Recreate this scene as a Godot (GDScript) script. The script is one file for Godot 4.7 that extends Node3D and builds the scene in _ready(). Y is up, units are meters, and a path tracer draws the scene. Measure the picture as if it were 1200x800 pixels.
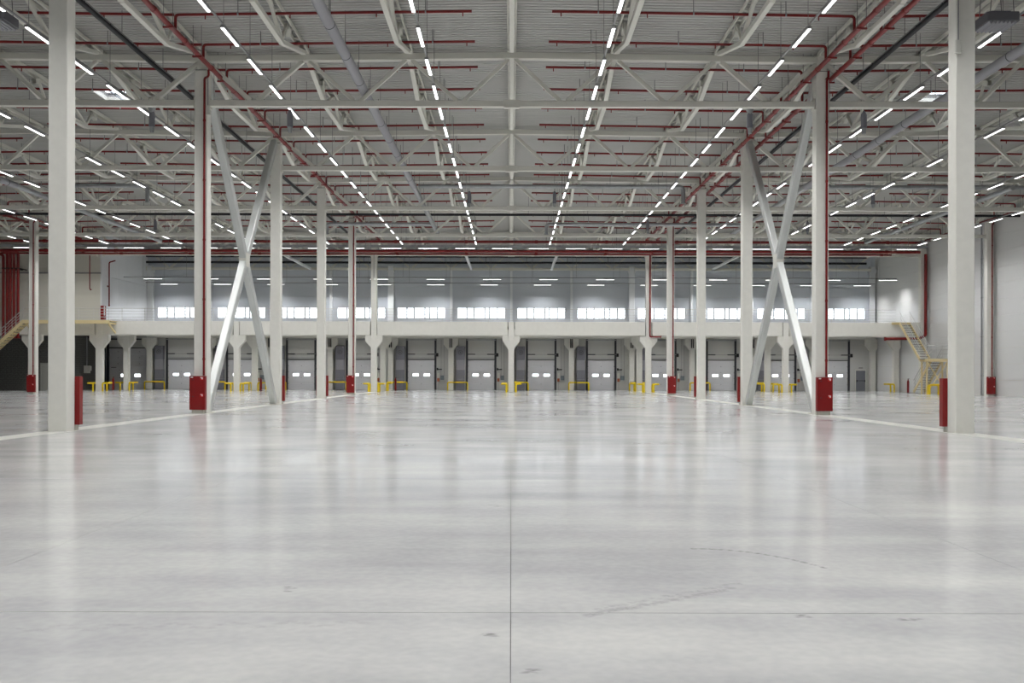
extends Node3D
# Empty logistics hall. x right, y up, depth d runs away from the camera along -z.

const EYE := 1.52
const FOCAL := 1155.0
const ROWS := [26.3, 38.3, 50.3, 62.3, 74.3, 86.3]
const SLOPE := 0.013
const BACK := 98.6

var M := {}
var cache := {}
var counts := {}
var rng := RandomNumberGenerator.new()

# ---------------------------------------------------------------- helpers
func P(x: float, y: float, d: float) -> Vector3:
	return Vector3(x, y, -d)

func numbered(called: String) -> String:
	var n: int = counts.get(called, 0)
	counts[called] = n + 1
	return called if n == 0 else "%s_%03d" % [called, n]

func tag(o: Node, label: String, category: String, group := "") -> void:
	o.set_meta("label", label)
	o.set_meta("category", category)
	if group != "":
		o.set_meta("group", group)

func thing(called: String, label: String, category: String, at := Vector3.ZERO, group := "") -> Node3D:
	var o := Node3D.new()
	o.name = numbered(called)
	add_child(o)
	o.position = at
	tag(o, label, category, group)
	return o

func structure(called: String, at := Vector3.ZERO) -> Node3D:
	var o := Node3D.new()
	o.name = called
	add_child(o)
	o.position = at
	o.set_meta("kind", "structure")
	return o

func copy_of(o: Node3D, at: Vector3) -> Node3D:
	var base: String = str(o.name)
	if base.length() > 4 and base[-4] == "_" and base.right(3).is_valid_int():
		base = base.left(-4)
	var c: Node3D = o.duplicate()
	c.name = numbered(base)
	add_child(c)
	c.position = at
	return c

func part(parent: Node, called: String, mesh: Mesh, mat: Material, at := Vector3.ZERO, turn := Basis.IDENTITY) -> MeshInstance3D:
	var o := MeshInstance3D.new()
	o.name = called
	o.mesh = mesh
	o.material_override = mat
	o.transform = Transform3D(turn, at)
	parent.add_child(o, true)
	return o

func quad(st: SurfaceTool, a: Vector3, b: Vector3, c: Vector3, d: Vector3, n: Vector3) -> void:
	var pts := [a, b, c, a, c, d]
	if (b - a).cross(c - a).dot(n) > 0.0:
		pts = [a, c, b, a, d, c]
	for p in pts:
		st.set_normal(n)
		st.add_vertex(p)

func add_box(st: SurfaceTool, lo: Vector3, hi: Vector3) -> void:
	var v := []
	for i in 8:
		v.append(Vector3(hi.x if i & 1 else lo.x, hi.y if i & 2 else lo.y, hi.z if i & 4 else lo.z))
	quad(st, v[0], v[1], v[3], v[2], Vector3(0, 0, -1))
	quad(st, v[4], v[5], v[7], v[6], Vector3(0, 0, 1))
	quad(st, v[0], v[1], v[5], v[4], Vector3(0, -1, 0))
	quad(st, v[2], v[3], v[7], v[6], Vector3(0, 1, 0))
	quad(st, v[0], v[2], v[6], v[4], Vector3(-1, 0, 0))
	quad(st, v[1], v[3], v[7], v[5], Vector3(1, 0, 0))

func begin() -> SurfaceTool:
	var st := SurfaceTool.new()
	st.begin(Mesh.PRIMITIVE_TRIANGLES)
	return st

# Convex outline (x, y) pulled along z from -len/2 to len/2.
func prism(outline: PackedVector2Array, length: float) -> ArrayMesh:
	var st := begin()
	var n := outline.size()
	var mid := Vector2.ZERO
	for p in outline:
		mid += p / n
	for i in n:
		var a := outline[i]
		var b := outline[(i + 1) % n]
		var e := (b - a).normalized()
		var nn := Vector2(e.y, -e.x)
		if nn.dot((a + b) * 0.5 - mid) < 0.0:
			nn = -nn
		var h := length * 0.5
		quad(st, Vector3(a.x, a.y, -h), Vector3(b.x, b.y, -h), Vector3(b.x, b.y, h), Vector3(a.x, a.y, h), Vector3(nn.x, nn.y, 0))
	for s in [-1.0, 1.0]:
		for i in range(1, n - 1):
			var z: float = s * length * 0.5
			var p := [Vector3(outline[0].x, outline[0].y, z), Vector3(outline[i].x, outline[i].y, z), Vector3(outline[i + 1].x, outline[i + 1].y, z)]
			if (p[1] - p[0]).cross(p[2] - p[0]).z * s > 0.0:
				p = [p[0], p[2], p[1]]
			for q in p:
				st.set_normal(Vector3(0, 0, s))
				st.add_vertex(q)
	return st.commit()

# Bar with chamfered long edges along z.
func bar(w: float, h: float, length: float, c := 0.012) -> ArrayMesh:
	var key := "bar %.3f %.3f %.3f %.3f" % [w, h, length, c]
	if not cache.has(key):
		var x := w * 0.5
		var y := h * 0.5
		cache[key] = prism(PackedVector2Array([Vector2(-x + c, -y), Vector2(x - c, -y), Vector2(x, -y + c), Vector2(x, y - c), Vector2(x - c, y), Vector2(-x + c, y), Vector2(-x, y - c), Vector2(-x, -y + c)]), length)
	return cache[key]

# Box with chamfered edges, its size given along x, y and depth; the long edges run along y.
func post(parent: Node, called: String, mat: Material, at: Vector3, w: float, h: float, deep: float, c := 0.012) -> MeshInstance3D:
	return part(parent, called, bar(w, deep, h, c), mat, at, Basis(Vector3(1, 0, 0), Vector3(0, 0, -1), Vector3(0, 1, 0)))

# Box whose chamfered long edges run along x.
func beam(parent: Node, called: String, mat: Material, at: Vector3, length: float, h: float, deep: float, c := 0.012) -> MeshInstance3D:
	return part(parent, called, bar(deep, h, length, c), mat, at, Basis(Vector3(0, 0, -1), Vector3(0, 1, 0), Vector3(1, 0, 0)))

func box(parent: Node, called: String, mat: Material, at: Vector3, size: Vector3) -> MeshInstance3D:
	var key := "box %.3f %.3f %.3f" % [size.x, size.y, size.z]
	if not cache.has(key):
		var st := begin()
		add_box(st, -size * 0.5, size * 0.5)
		cache[key] = st.commit()
	return part(parent, called, cache[key], mat, at)

func along(a: Vector3, b: Vector3, up := Vector3.UP) -> Basis:
	var z := (b - a).normalized()
	if absf(z.dot(up)) > 0.98:
		up = Vector3(1, 0, 0)
	var x := up.cross(z).normalized()
	return Basis(x, z.cross(x), z)

# Chamfered member between two points; w lies level, h stands across it.
func member(parent: Node, called: String, mat: Material, a: Vector3, b: Vector3, w: float, h: float, c := 0.012) -> MeshInstance3D:
	return part(parent, called, bar(w, h, snappedf((b - a).length(), 0.001), c), mat, (a + b) * 0.5, along(a, b))

func rod_mesh(r: float, length: float, sides := 10) -> ArrayMesh:
	var key := "rod %.4f %.3f %d" % [r, length, sides]
	if not cache.has(key):
		cache[key] = tube_mesh([Vector3(0, 0, -length * 0.5), Vector3(0, 0, length * 0.5)], r, sides)
	return cache[key]

func rod(parent: Node, called: String, mat: Material, a: Vector3, b: Vector3, r: float, sides := 10) -> MeshInstance3D:
	return part(parent, called, rod_mesh(r, snappedf((b - a).length(), 0.001), sides), mat, (a + b) * 0.5, along(a, b))

# Round tube swept along points; r may be one radius or one for each point.
func tube_mesh(pts: Array, r, sides := 10) -> ArrayMesh:
	var st := begin()
	var rings := []
	var norms := []
	var x := Vector3.ZERO
	for i in pts.size():
		var din: Vector3 = (pts[i] - pts[maxi(i - 1, 0)]).normalized()
		var dout: Vector3 = (pts[mini(i + 1, pts.size() - 1)] - pts[i]).normalized()
		var t: Vector3 = (din + dout).normalized()
		if i == 0:
			var up := Vector3.UP if absf(t.y) < 0.9 else Vector3(1, 0, 0)
			x = up.cross(t).normalized()
		else:
			x = (x - t * x.dot(t)).normalized()
		var y := t.cross(x)
		var ring := []
		var nr := []
		var stretch := 1.0
		if din.length() > 0.5 and dout.length() > 0.5:
			stretch = minf(1.0 / maxf(din.dot(t), 0.5), 1.6)
		var bend := (dout - din)
		for k in sides:
			var a := TAU * k / sides
			var n: Vector3 = x * cos(a) + y * sin(a)
			var rr: float = r[i] if r is Array else r
			var off := n * rr
			if bend.length() > 0.01:
				var bn := bend.normalized()
				off += bn * off.dot(bn) * (stretch - 1.0)
			ring.append(pts[i] + off)
			nr.append(n)
		rings.append(ring)
		norms.append(nr)
	for i in pts.size() - 1:
		for k in sides:
			var k2 := (k + 1) % sides
			var v := [rings[i][k], rings[i][k2], rings[i + 1][k2], rings[i + 1][k]]
			var n := [norms[i][k], norms[i][k2], norms[i + 1][k2], norms[i + 1][k]]
			var order := [0, 1, 2, 0, 2, 3]
			if (v[1] - v[0]).cross(v[2] - v[0]).dot(n[0] + n[1]) > 0.0:
				order = [0, 2, 1, 0, 3, 2]
			for q in order:
				st.set_normal(n[q])
				st.add_vertex(v[q])
	for e in 2:
		var i: int = 0 if e == 0 else pts.size() - 1
		var n: Vector3 = (pts[0] - pts[1]).normalized() if e == 0 else (pts[-1] - pts[-2]).normalized()
		for k in range(1, sides - 1):
			var v := [rings[i][0], rings[i][k], rings[i][k + 1]]
			if (v[1] - v[0]).cross(v[2] - v[0]).dot(n) > 0.0:
				v = [v[0], v[2], v[1]]
			for q in v:
				st.set_normal(n)
				st.add_vertex(q)
	return st.commit()

# Rounds the corners of a path with short chords.
func rounded(pts: Array, r: float, steps := 4) -> Array:
	var out := [pts[0]]
	for i in range(1, pts.size() - 1):
		var a: Vector3 = pts[i] + (pts[i - 1] - pts[i]).normalized() * r
		var b: Vector3 = pts[i] + (pts[i + 1] - pts[i]).normalized() * r
		for k in steps + 1:
			var t := float(k) / steps
			out.append(a.lerp(pts[i], t).lerp(pts[i].lerp(b, t), t))
	out.append(pts[-1])
	return out

func in_view(x: float, d: float, margin := 630.0) -> bool:
	return absf(x) * FOCAL / maxf(d, 0.1) < margin

# distance to the nearest ridge (ridges at x = -48, -24, 0, 24)
func fall(x: float) -> float:
	return absf(x - 24.0 * roundf(x / 24.0)) * SLOPE

const STRETCH := ["before the cross braces", "above the cross braces", "just past the cross braces", "before the slim cabinet columns", "past the slim cabinet columns", "over the upper floor"]

func stretch_of(d: float) -> String:
	return STRETCH[clampi(int(floorf((d - ROWS[0]) / 12.0)), 0, 5)]

func bay_of(x: float) -> String:
	if absf(x) <= 12.1:
		return "in the middle bay"
	return "in the block wall bay" if x < 0.0 else "in the side wall bay"

# ---------------------------------------------------------------- materials
func noise_image(size: int, freq: float, octaves: int, s: int, c0: Color, c1: Color, stretch := Vector2.ONE) -> ImageTexture:
	var nz := FastNoiseLite.new()
	nz.seed = s
	nz.noise_type = FastNoiseLite.TYPE_SIMPLEX_SMOOTH
	nz.frequency = freq
	nz.fractal_octaves = octaves
	var im := Image.create(size, size, false, Image.FORMAT_RGB8)
	var data := PackedByteArray()
	data.resize(size * size * 3)
	var i := 0
	for y in size:
		for x in size:
			# seamless: look the noise up on a torus blend
			var fx := float(x) / size
			var fy := float(y) / size
			var X := x * stretch.x
			var Y := y * stretch.y
			var W := size * stretch.x
			var H := size * stretch.y
			var a := nz.get_noise_2d(X, Y)
			var b := nz.get_noise_2d(X - W, Y)
			var c := nz.get_noise_2d(X, Y - H)
			var e := nz.get_noise_2d(X - W, Y - H)
			var v: float = lerpf(lerpf(a, b, fx), lerpf(c, e, fx), fy)
			var k := clampf(v * 0.9 + 0.5, 0.0, 1.0)
			var col := c0.lerp(c1, k)
			data[i] = int(col.r * 255.0)
			data[i + 1] = int(col.g * 255.0)
			data[i + 2] = int(col.b * 255.0)
			i += 3
	im.set_data(size, size, false, Image.FORMAT_RGB8, data)
	return ImageTexture.create_from_image(im)

func mat(called: String, c: Color, rough: float, metal := 0.0) -> StandardMaterial3D:
	var m := StandardMaterial3D.new()
	m.resource_name = called
	m.albedo_color = c
	m.roughness = rough
	m.metallic = metal
	M[called] = m
	return m

func grain(m: StandardMaterial3D, tex: Texture2D, per_metre: float) -> void:
	m.albedo_texture = tex
	m.uv1_triplanar = true
	m.uv1_world_triplanar = true
	m.uv1_scale = Vector3.ONE * per_metre

func glow(called: String, c: Color, energy: float) -> void:
	var m := mat(called, Color(0.9, 0.9, 0.9), 0.5)
	m.emission_enabled = true
	m.emission = c
	m.emission_energy_multiplier = energy

func materials() -> void:
	var fine := noise_image(256, 0.03, 4, 11, Color(0.975, 0.975, 0.975), Color(1, 1, 1))
	var streaky := noise_image(256, 0.02, 4, 12, Color(0.9, 0.9, 0.9), Color(1, 1, 1), Vector2(1, 0.25))
	grain(mat("column_concrete", Color(0.875, 0.87, 0.84), 0.75), fine, 0.4)
	grain(mat("column_concrete_worn", Color(0.8, 0.795, 0.755), 0.75), streaky, 0.4)
	grain(mat("beam_concrete", Color(0.875, 0.87, 0.84), 0.75), fine, 0.25)
	grain(mat("slab_concrete", Color(0.62, 0.62, 0.6), 0.85), fine, 0.25)
	mat("white_steel", Color(0.83, 0.825, 0.79), 0.5)
	mat("white_paint", Color(0.86, 0.87, 0.88), 0.5)
	grain(mat("brace_steel", Color(0.8, 0.81, 0.8), 0.38, 0.35), streaky, 0.7)
	mat("deck", Color(0.71, 0.71, 0.695), 0.45, 0.1)
	mat("roof_felt", Color(0.3, 0.3, 0.3), 0.9)
	mat("pipe_red", Color(0.47, 0.06, 0.055), 0.42)
	mat("cabinet_red", Color(0.5, 0.012, 0.02), 0.4)
	mat("cabinet_red_trim", Color(0.36, 0.015, 0.02), 0.35)
	mat("sticker", Color(0.86, 0.84, 0.84), 0.5)
	mat("sticker_red", Color(0.75, 0.08, 0.08), 0.5)
	mat("sprinkler_metal", Color(0.55, 0.48, 0.4), 0.4, 0.7)
	mat("drain_black", Color(0.05, 0.06, 0.085), 0.6)
	mat("duct_fabric", Color(0.6, 0.6, 0.615), 0.8)
	mat("duct_band", Color(0.16, 0.16, 0.18), 0.6)
	grain(mat("galvanized", Color(0.68, 0.69, 0.7), 0.4, 0.65), streaky, 0.5)
	mat("dark_steel", Color(0.2, 0.205, 0.22), 0.5)
	mat("black", Color(0.06, 0.06, 0.065), 0.5)
	mat("rail_grey", Color(0.58, 0.58, 0.58), 0.45, 0.3)
	mat("wire", Color(0.42, 0.42, 0.42), 0.5, 0.2)
	glow("lamp_glow", Color(1.0, 1.0, 1.0), 3.0)
	mat("panel_white", Color(0.86, 0.87, 0.885), 0.32)
	mat("panel_side", Color(0.83, 0.83, 0.825), 0.3)
	mat("panel_grey", Color(0.76, 0.78, 0.81), 0.42)
	mat("panel_cream", Color(0.8, 0.795, 0.76), 0.45)
	mat("panel_dock", Color(0.74, 0.74, 0.725), 0.55)
	mat("panel_core", Color(0.8, 0.78, 0.7), 0.85)
	mat("window_frame", Color(0.66, 0.68, 0.7), 0.5)
	var glass := mat("glass", Color(0.95, 0.97, 0.98, 0.06), 0.05)
	glass.transparency = BaseMaterial3D.TRANSPARENCY_ALPHA
	var opal := mat("opal", Color(1, 1, 1, 0.1), 0.1)
	opal.transparency = BaseMaterial3D.TRANSPARENCY_ALPHA
	mat("door_section", Color(0.79, 0.79, 0.8), 0.45)
	mat("door_pivot", Color(0.35, 0.35, 0.36), 0.5)
	mat("gasket", Color(0.3, 0.3, 0.31), 0.6)
	mat("curtain_grey", Color(0.47, 0.47, 0.5), 0.5, 0.2)
	mat("curtain_light", Color(0.58, 0.58, 0.6), 0.5, 0.2)
	mat("yellow", Color(0.9, 0.78, 0.05), 0.42)
	mat("cream_steel", Color(0.86, 0.79, 0.6), 0.5)
	mat("tread", Color(0.45, 0.44, 0.41), 0.5, 0.4)
	mat("railing_white", Color(0.76, 0.76, 0.75), 0.45)
	mat("box_grey", Color(0.45, 0.49, 0.51), 0.5)
	mat("box_white", Color(0.8, 0.8, 0.77), 0.5)
	mat("box_orange", Color(0.66, 0.36, 0.24), 0.5)
	mat("heater_grey", Color(0.36, 0.36, 0.38), 0.5)
	mat("door_grey", Color(0.44, 0.45, 0.48), 0.5)
	mat("door_pale", Color(0.66, 0.66, 0.63), 0.5)
	grain(mat("block_dark", Color(0.45, 0.45, 0.435), 0.9), noise_image(256, 0.05, 4, 14, Color(0.72, 0.72, 0.72), Color(1, 1, 1)), 0.5)
	mat("mortar", Color(0.2, 0.2, 0.2), 0.95)
	# polished concrete: broad clouds, trowel streaks and fine mottling
	var fl := mat("floor_concrete", Color.WHITE, 0.22)
	fl.albedo_texture = ImageTexture.create_from_image(floor_image(1024))
	fl.uv1_triplanar = true
	fl.uv1_world_triplanar = true
	fl.uv1_scale = Vector3.ONE / 19.0
	fl.roughness_texture = noise_image(512, 0.012, 5, 31, Color(0.125, 0.125, 0.125), Color(0.195, 0.195, 0.195), Vector2(0.7, 1.2))
	fl.roughness = 1.0
	fl.metallic_specular = 0.36
	var nearf := mat("floor_near", Color.WHITE, 1.0)
	nearf.albedo_texture = marked_floor(floor_image(1536))
	nearf.uv1_triplanar = true
	nearf.uv1_world_triplanar = true
	nearf.uv1_scale = Vector3.ONE / 24.0
	nearf.roughness_texture = fl.roughness_texture
	nearf.metallic_specular = fl.metallic_specular
	var strip := mat("floor_strip", Color(1.0, 1.0, 0.985), 0.32)
	grain(strip, noise_image(256, 0.05, 4, 33, Color(0.75, 0.75, 0.735), Color(0.83, 0.83, 0.81)), 0.2)
	mat("joint", Color(0.38, 0.38, 0.38), 0.9)

# Rubber scuffs and wheel tracks seen on the floor, drawn into a 24 m tile at their places.
func marked_floor(im: Image) -> ImageTexture:
	var n := im.get_width()
	var dab := func(px: float, py: float, w: float, l: float, dark: float) -> void:
		var d := FOCAL * EYE / (py - 439.0)
		var x := (px - 599.0) * d / FOCAL
		var u := fposmod(x / 24.0, 1.0) * n
		var v := fposmod(-d / 24.0, 1.0) * n
		var rx := w / 24.0 * n
		var ry := l / 24.0 * n
		for yy in range(int(v - ry) - 1, int(v + ry) + 2):
			for xx in range(int(u - rx) - 1, int(u + rx) + 2):
				var q := Vector2((xx - u) / maxf(rx, 0.7), (yy - v) / maxf(ry, 0.7)).length()
				if q < 1.0 and rng.randf() < 0.8:
					var c := im.get_pixel(posmod(xx, n), posmod(yy, n))
					im.set_pixel(posmod(xx, n), posmod(yy, n), c * (1.0 - dark * (1.0 - q * 0.6)))
	# dashed arc of a wheel
	for i in 44:
		var t := i / 43.0
		if i % 3 != 2:
			dab.call(810.0 + 155.0 * t, 642.0 + 22.0 * t * t, 0.022, 0.03, 0.22)
	# tread print
	for i in 22:
		var t := i / 21.0
		dab.call(690.0 + 165.0 * t, 719.0 - 31.0 * t + rng.randf() * 2.0, 0.045, 0.05, 0.1)
		dab.call(700.0 + 165.0 * t, 712.0 - 31.0 * t + rng.randf() * 2.0, 0.03, 0.03, 0.08)
	for i in 30:
		dab.call(20.0 + 14.0 * i, 737.0 - 0.25 * i + 3.0 * sin(i * 1.3), 0.05, 0.03, 0.05)
	# smudges
	for q in [[580, 592, 10, 3], [575, 743, 14, 3], [622, 785, 12, 5], [1065, 724, 16, 3], [940, 720, 10, 4], [340, 690, 8, 6]]:
		for i in 12:
			dab.call(q[0] + (rng.randf() - 0.5) * q[2] * 1.6, q[1] + (rng.randf() - 0.5) * q[3], 0.025, 0.02, 0.1)
	return ImageTexture.create_from_image(im)

func floor_image(size: int) -> Image:
	var big := FastNoiseLite.new()
	big.seed = 21
	big.frequency = 0.005
	big.fractal_octaves = 5
	var streak := FastNoiseLite.new()
	streak.seed = 22
	streak.frequency = 0.02
	streak.fractal_octaves = 4
	var fine := FastNoiseLite.new()
	fine.seed = 23
	fine.frequency = 0.15
	fine.fractal_octaves = 3
	var data := PackedByteArray()
	data.resize(size * size * 3)
	var i := 0
	var S := float(size)
	for y in size:
		var fy := y / S
		for x in size:
			var fx := x / S
			var v := 0.0
			v += 0.75 * lerpf(lerpf(big.get_noise_2d(x, y), big.get_noise_2d(x - S, y), fx), lerpf(big.get_noise_2d(x, y - S), big.get_noise_2d(x - S, y - S), fx), fy)
			var sx := x * 0.22
			var w := S * 0.22
			v += 0.42 * lerpf(lerpf(streak.get_noise_2d(sx, y), streak.get_noise_2d(sx - w, y), fx), lerpf(streak.get_noise_2d(sx, y - S), streak.get_noise_2d(sx - w, y - S), fx), fy)
			v += 0.16 * fine.get_noise_2d(x, y)
			var k := 0.74 + 0.155 * v
			data[i] = int(clampf(k, 0, 1) * 255.0)
			data[i + 1] = int(clampf(k * 1.0, 0, 1) * 255.0)
			data[i + 2] = int(clampf(k * (0.997 - 0.03 * v), 0, 1) * 255.0)
			i += 3
	return Image.create_from_data(size, size, false, Image.FORMAT_RGB8, data)

# ---------------------------------------------------------------- scene
func _ready() -> void:
	rng.seed = 5
	# camera: level shift lens
	var cam := Camera3D.new()
	cam.name = "camera"
	cam.projection = Camera3D.PROJECTION_FRUSTUM
	cam.near = 0.1
	cam.far = 400.0
	cam.size = 800.0 / FOCAL * cam.near
	cam.frustum_offset = Vector2(1.0, 39.0) / FOCAL * cam.near
	cam.position = Vector3(0, EYE, 0)
	cam.rotation.z = 0.0022
	add_child(cam)
	cam.current = true
	# overcast sky
	var env := Environment.new()
	env.background_mode = Environment.BG_SKY
	var sky := Sky.new()
	var sm := ProceduralSkyMaterial.new()
	sm.sky_top_color = Color(0.9, 0.93, 0.97)
	sm.sky_horizon_color = Color(0.95, 0.97, 0.99)
	sm.ground_horizon_color = Color(0.93, 0.94, 0.95)
	sm.ground_bottom_color = Color(0.62, 0.62, 0.62)
	sm.ground_curve = 0.2
	sm.energy_multiplier = 4.2
	sky.sky_material = sm
	env.sky = sky
	env.tonemap_mode = Environment.TONE_MAPPER_LINEAR
	env.tonemap_exposure = 1.09
	env.sdfgi_enabled = true
	env.ssao_enabled = true
	env.ssil_enabled = true
	var we := WorldEnvironment.new()
	we.name = "environment"
	we.environment = env
	add_child(we)

	materials()
	build_shell()
	build_mezzanine()
	build_columns()
	build_roof_steel()
	ties()
	build_docks()
	build_lamps()
	build_pipes()
	build_ducts()
	build_stairs()
	build_small_things()

# ---------------------------------------------------------------- shell
func deck_y(x: float) -> float:
	return 14.2 - fall(x)

func build_shell() -> void:
	# floor: cast slabs with open joints, pale infill strips along the column lines
	var fl := structure("floor")
	box(fl, "joint_bed", M.joint, P(-6, -0.112, 46.2), Vector3(86, 0.2, 106.2))
	var xs := [-49.0, -44, -40, -36, -32, -28, -24, -20, -16, -12.35, -11.65, -8, -4, 0, 4, 8, 11.65, 12.35, 16, 20, 24, 28, 32, 37.0]
	var ds := [-7.0, 6.3, 14.3, 26.3, 38.3, 50.3, 62.3, 74.3, 86.3, 99.0]
	for i in xs.size() - 1:
		var narrow: bool = xs[i + 1] - xs[i] < 1.0
		for k in ds.size() - 1:
			var w: float = xs[i + 1] - xs[i] - 0.004
			var l: float = ds[k + 1] - ds[k] - 0.009
			box(fl, "infill_strip" if narrow else "slab", M.floor_strip if narrow else (M.floor_near if ds[k + 1] < 15.0 and absf(xs[i] + xs[i + 1]) < 23.5 else M.floor_concrete), P((xs[i] + xs[i + 1]) * 0.5, -0.006, (ds[k] + ds[k + 1]) * 0.5), Vector3(w, 0.012, l))
	# corrugated roof deck with two skylight openings
	var st := begin()
	var top := begin()
	var ridge_lines := [-49.0, -48, -36, -24, -12, 0, 12, 24, 37.0]
	for i in ridge_lines.size() - 1:
		var a: float = ridge_lines[i]
		var b: float = ridge_lines[i + 1]
		if a == -24.0:
			deck(st, top, a, b, -7.0, 43.7)
			deck(st, top, a, -18.65, 43.7, 45.4)
			deck(st, top, -17.05, b, 43.7, 45.4)
			deck(st, top, a, b, 45.4, 99.0)
		elif a == 12.0:
			deck(st, top, a, b, -7.0, 43.7)
			deck(st, top, a, 18.6, 43.7, 45.4)
			deck(st, top, 20.2, b, 43.7, 45.4)
			deck(st, top, a, b, 45.4, 99.0)
		else:
			deck(st, top, a, b, -7.0, 99.0)
	var ce := structure("ceiling")
	part(ce, "deck_sheet", st.commit(), M.deck)
	part(ce, "roof_covering", top.commit(), M.roof_felt)
	for s in [[-18.65, -17.05], [18.6, 20.2]]:
		var cx: float = (s[0] + s[1]) * 0.5
		var w: float = s[1] - s[0]
		var o := thing("skylight", "bright square skylight let into the corrugated roof deck", "skylight", P(cx, deck_y(cx), 44.55), "roof skylights")
		for e in [-1, 1]:
			box(o, "curb", M.white_steel, Vector3(e * (w * 0.5 - 0.02), 0.05, 0), Vector3(0.05, 0.2, 1.72))
			box(o, "curb", M.white_steel, Vector3(0, 0.05, e * 0.84), Vector3(w - 0.09, 0.2, 0.05))
		box(o, "pane", M.opal, Vector3(0, -0.02, 0), Vector3(w - 0.1, 0.02, 1.6))
		box(o, "glazing_bar", M.window_frame, Vector3(0, -0.04, 0), Vector3(0.04, 0.05, 1.6))
		box(o, "latch", M.dark_steel, Vector3(0.0, -0.05, 0.3), Vector3(0.5, 0.03, 0.04))
	# right wall of horizontal sandwich panels
	var wr := structure("wall_right")
	box(wr, "backing", M.panel_core, P(36.62, 7.1, 46.2), Vector3(0.2, 14.4, 106.0))
	var edges := [-6.6, 2.3, 14.3, 26.3, 38.3, 50.3, 62.3, 74.3, 86.3, 98.6]
	for r in 12:
		for k in edges.size() - 1:
			box(wr, "panel", M.panel_side, P(36.47, 0.6 + r * 1.2, (edges[k] + edges[k + 1]) * 0.5), Vector3(0.1, 1.188, edges[k + 1] - edges[k] - 0.012))
	# rear wall behind the camera and the far left wall (both out of the frame, they close the hall)
	var wb := structure("wall_front")
	box(wb, "backing", M.panel_white, P(-6, 7.1, -6.8), Vector3(86, 14.4, 0.2))
	var wl := structure("wall_left")
	box(wl, "backing", M.panel_white, P(-48.6, 7.1, 46.2), Vector3(0.2, 14.4, 106.0))
	# upper left block: wall facing the hall above the mezzanine
	var wu := structure("wall_upper_left")
	box(wu, "backing", M.panel_core, P(-42.4, 10.3, 87.65), Vector3(12.2, 8.2, 0.5))
	for r in 7:
		for k in 2:
			box(wu, "panel", M.panel_cream, P(-45.4 + 6.0 * k, 6.75 + r * 1.2, 87.35), Vector3(5.988, 1.188, 0.1))
	beam(wu, "trim_rail", M.rail_grey, P(-42.4, 10.45, 87.27), 12.1, 0.12, 0.06)
	post(wu, "corner_trim", M.panel_white, P(-36.33, 10.25, 87.62), 0.16, 8.2, 0.68)
	# side wall above the mezzanine, white panels with upright joints
	var ws := structure("wall_side_left")
	box(ws, "backing", M.panel_core, P(-36.55, 10.3, 93.1), Vector3(0.3, 8.2, 11.3))
	for k in 6:
		box(ws, "panel", M.panel_white, P(-36.36, 8.2, 88.4 + 1.9 * k), Vector3(0.08, 4.1, 1.888))
		box(ws, "panel", M.panel_white, P(-36.36, 12.32, 88.4 + 1.9 * k), Vector3(0.08, 4.1, 1.888))
	# block wall below the mezzanine, lower left
	var bw := structure("wall_block")
	box(bw, "core", M.mortar, P(-44.9, 2.9, 90.3), Vector3(7.6, 5.8, 0.4))
	box(bw, "core", M.mortar, P(-41.3, 2.9, 94.5), Vector3(0.4, 5.8, 8.6))
	var blocks := begin()
	for r in 29:
		for k in 20:
			var x0 := -48.6 + k * 0.4 + (0.2 if r % 2 else 0.0)
			if x0 + 0.39 > -41.08:
				continue
			var j := rng.randf() * 0.008
			add_box(blocks, P(x0, r * 0.2 + 0.005, 90.1), P(x0 + 0.388, r * 0.2 + 0.192, 90.07 - j))
		for k in 21:
			var d0 := 90.1 + k * 0.4 + (0.2 if r % 2 else 0.0)
			if d0 + 0.39 > 98.6:
				continue
			add_box(blocks, P(-41.1, r * 0.2 + 0.005, d0), P(-41.08 + rng.randf() * 0.008, r * 0.2 + 0.192, d0 + 0.388))
	var bo := part(bw, "block", blocks.commit(), M.block_dark)
	bo.set_meta("kind", "stuff")
	build_back_wall()

func deck(st: SurfaceTool, top: SurfaceTool, x0: float, x1: float, d0: float, d1: float) -> void:
	# trapezoid ribs running along x, pitch about 0.25 m
	var n := int(roundf((d1 - d0) / 0.25))
	var p := (d1 - d0) / n
	var ya := deck_y(x0 + 0.001)
	var yb := deck_y(x1 - 0.001)
	for i in n:
		var d := d0 + i * p
		var prof := [[0.0, 0.0], [0.40, 0.0], [0.52, 0.075], [0.88, 0.075], [1.0, 0.0]]
		for k in 4:
			var u0: float = d + prof[k][0] * p
			var u1: float = d + prof[k + 1][0] * p
			var h0: float = prof[k][1]
			var h1: float = prof[k + 1][1]
			var nn := Vector3(0, -(u1 - u0), -(h1 - h0)).normalized()
			quad(st, P(x0, ya + h0, u0), P(x1, yb + h0, u0), P(x1, yb + h1, u1), P(x0, ya + h1, u1), nn)
	add_slab(top, x0, x1, ya + 0.09, yb + 0.09, d0, d1)

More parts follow.
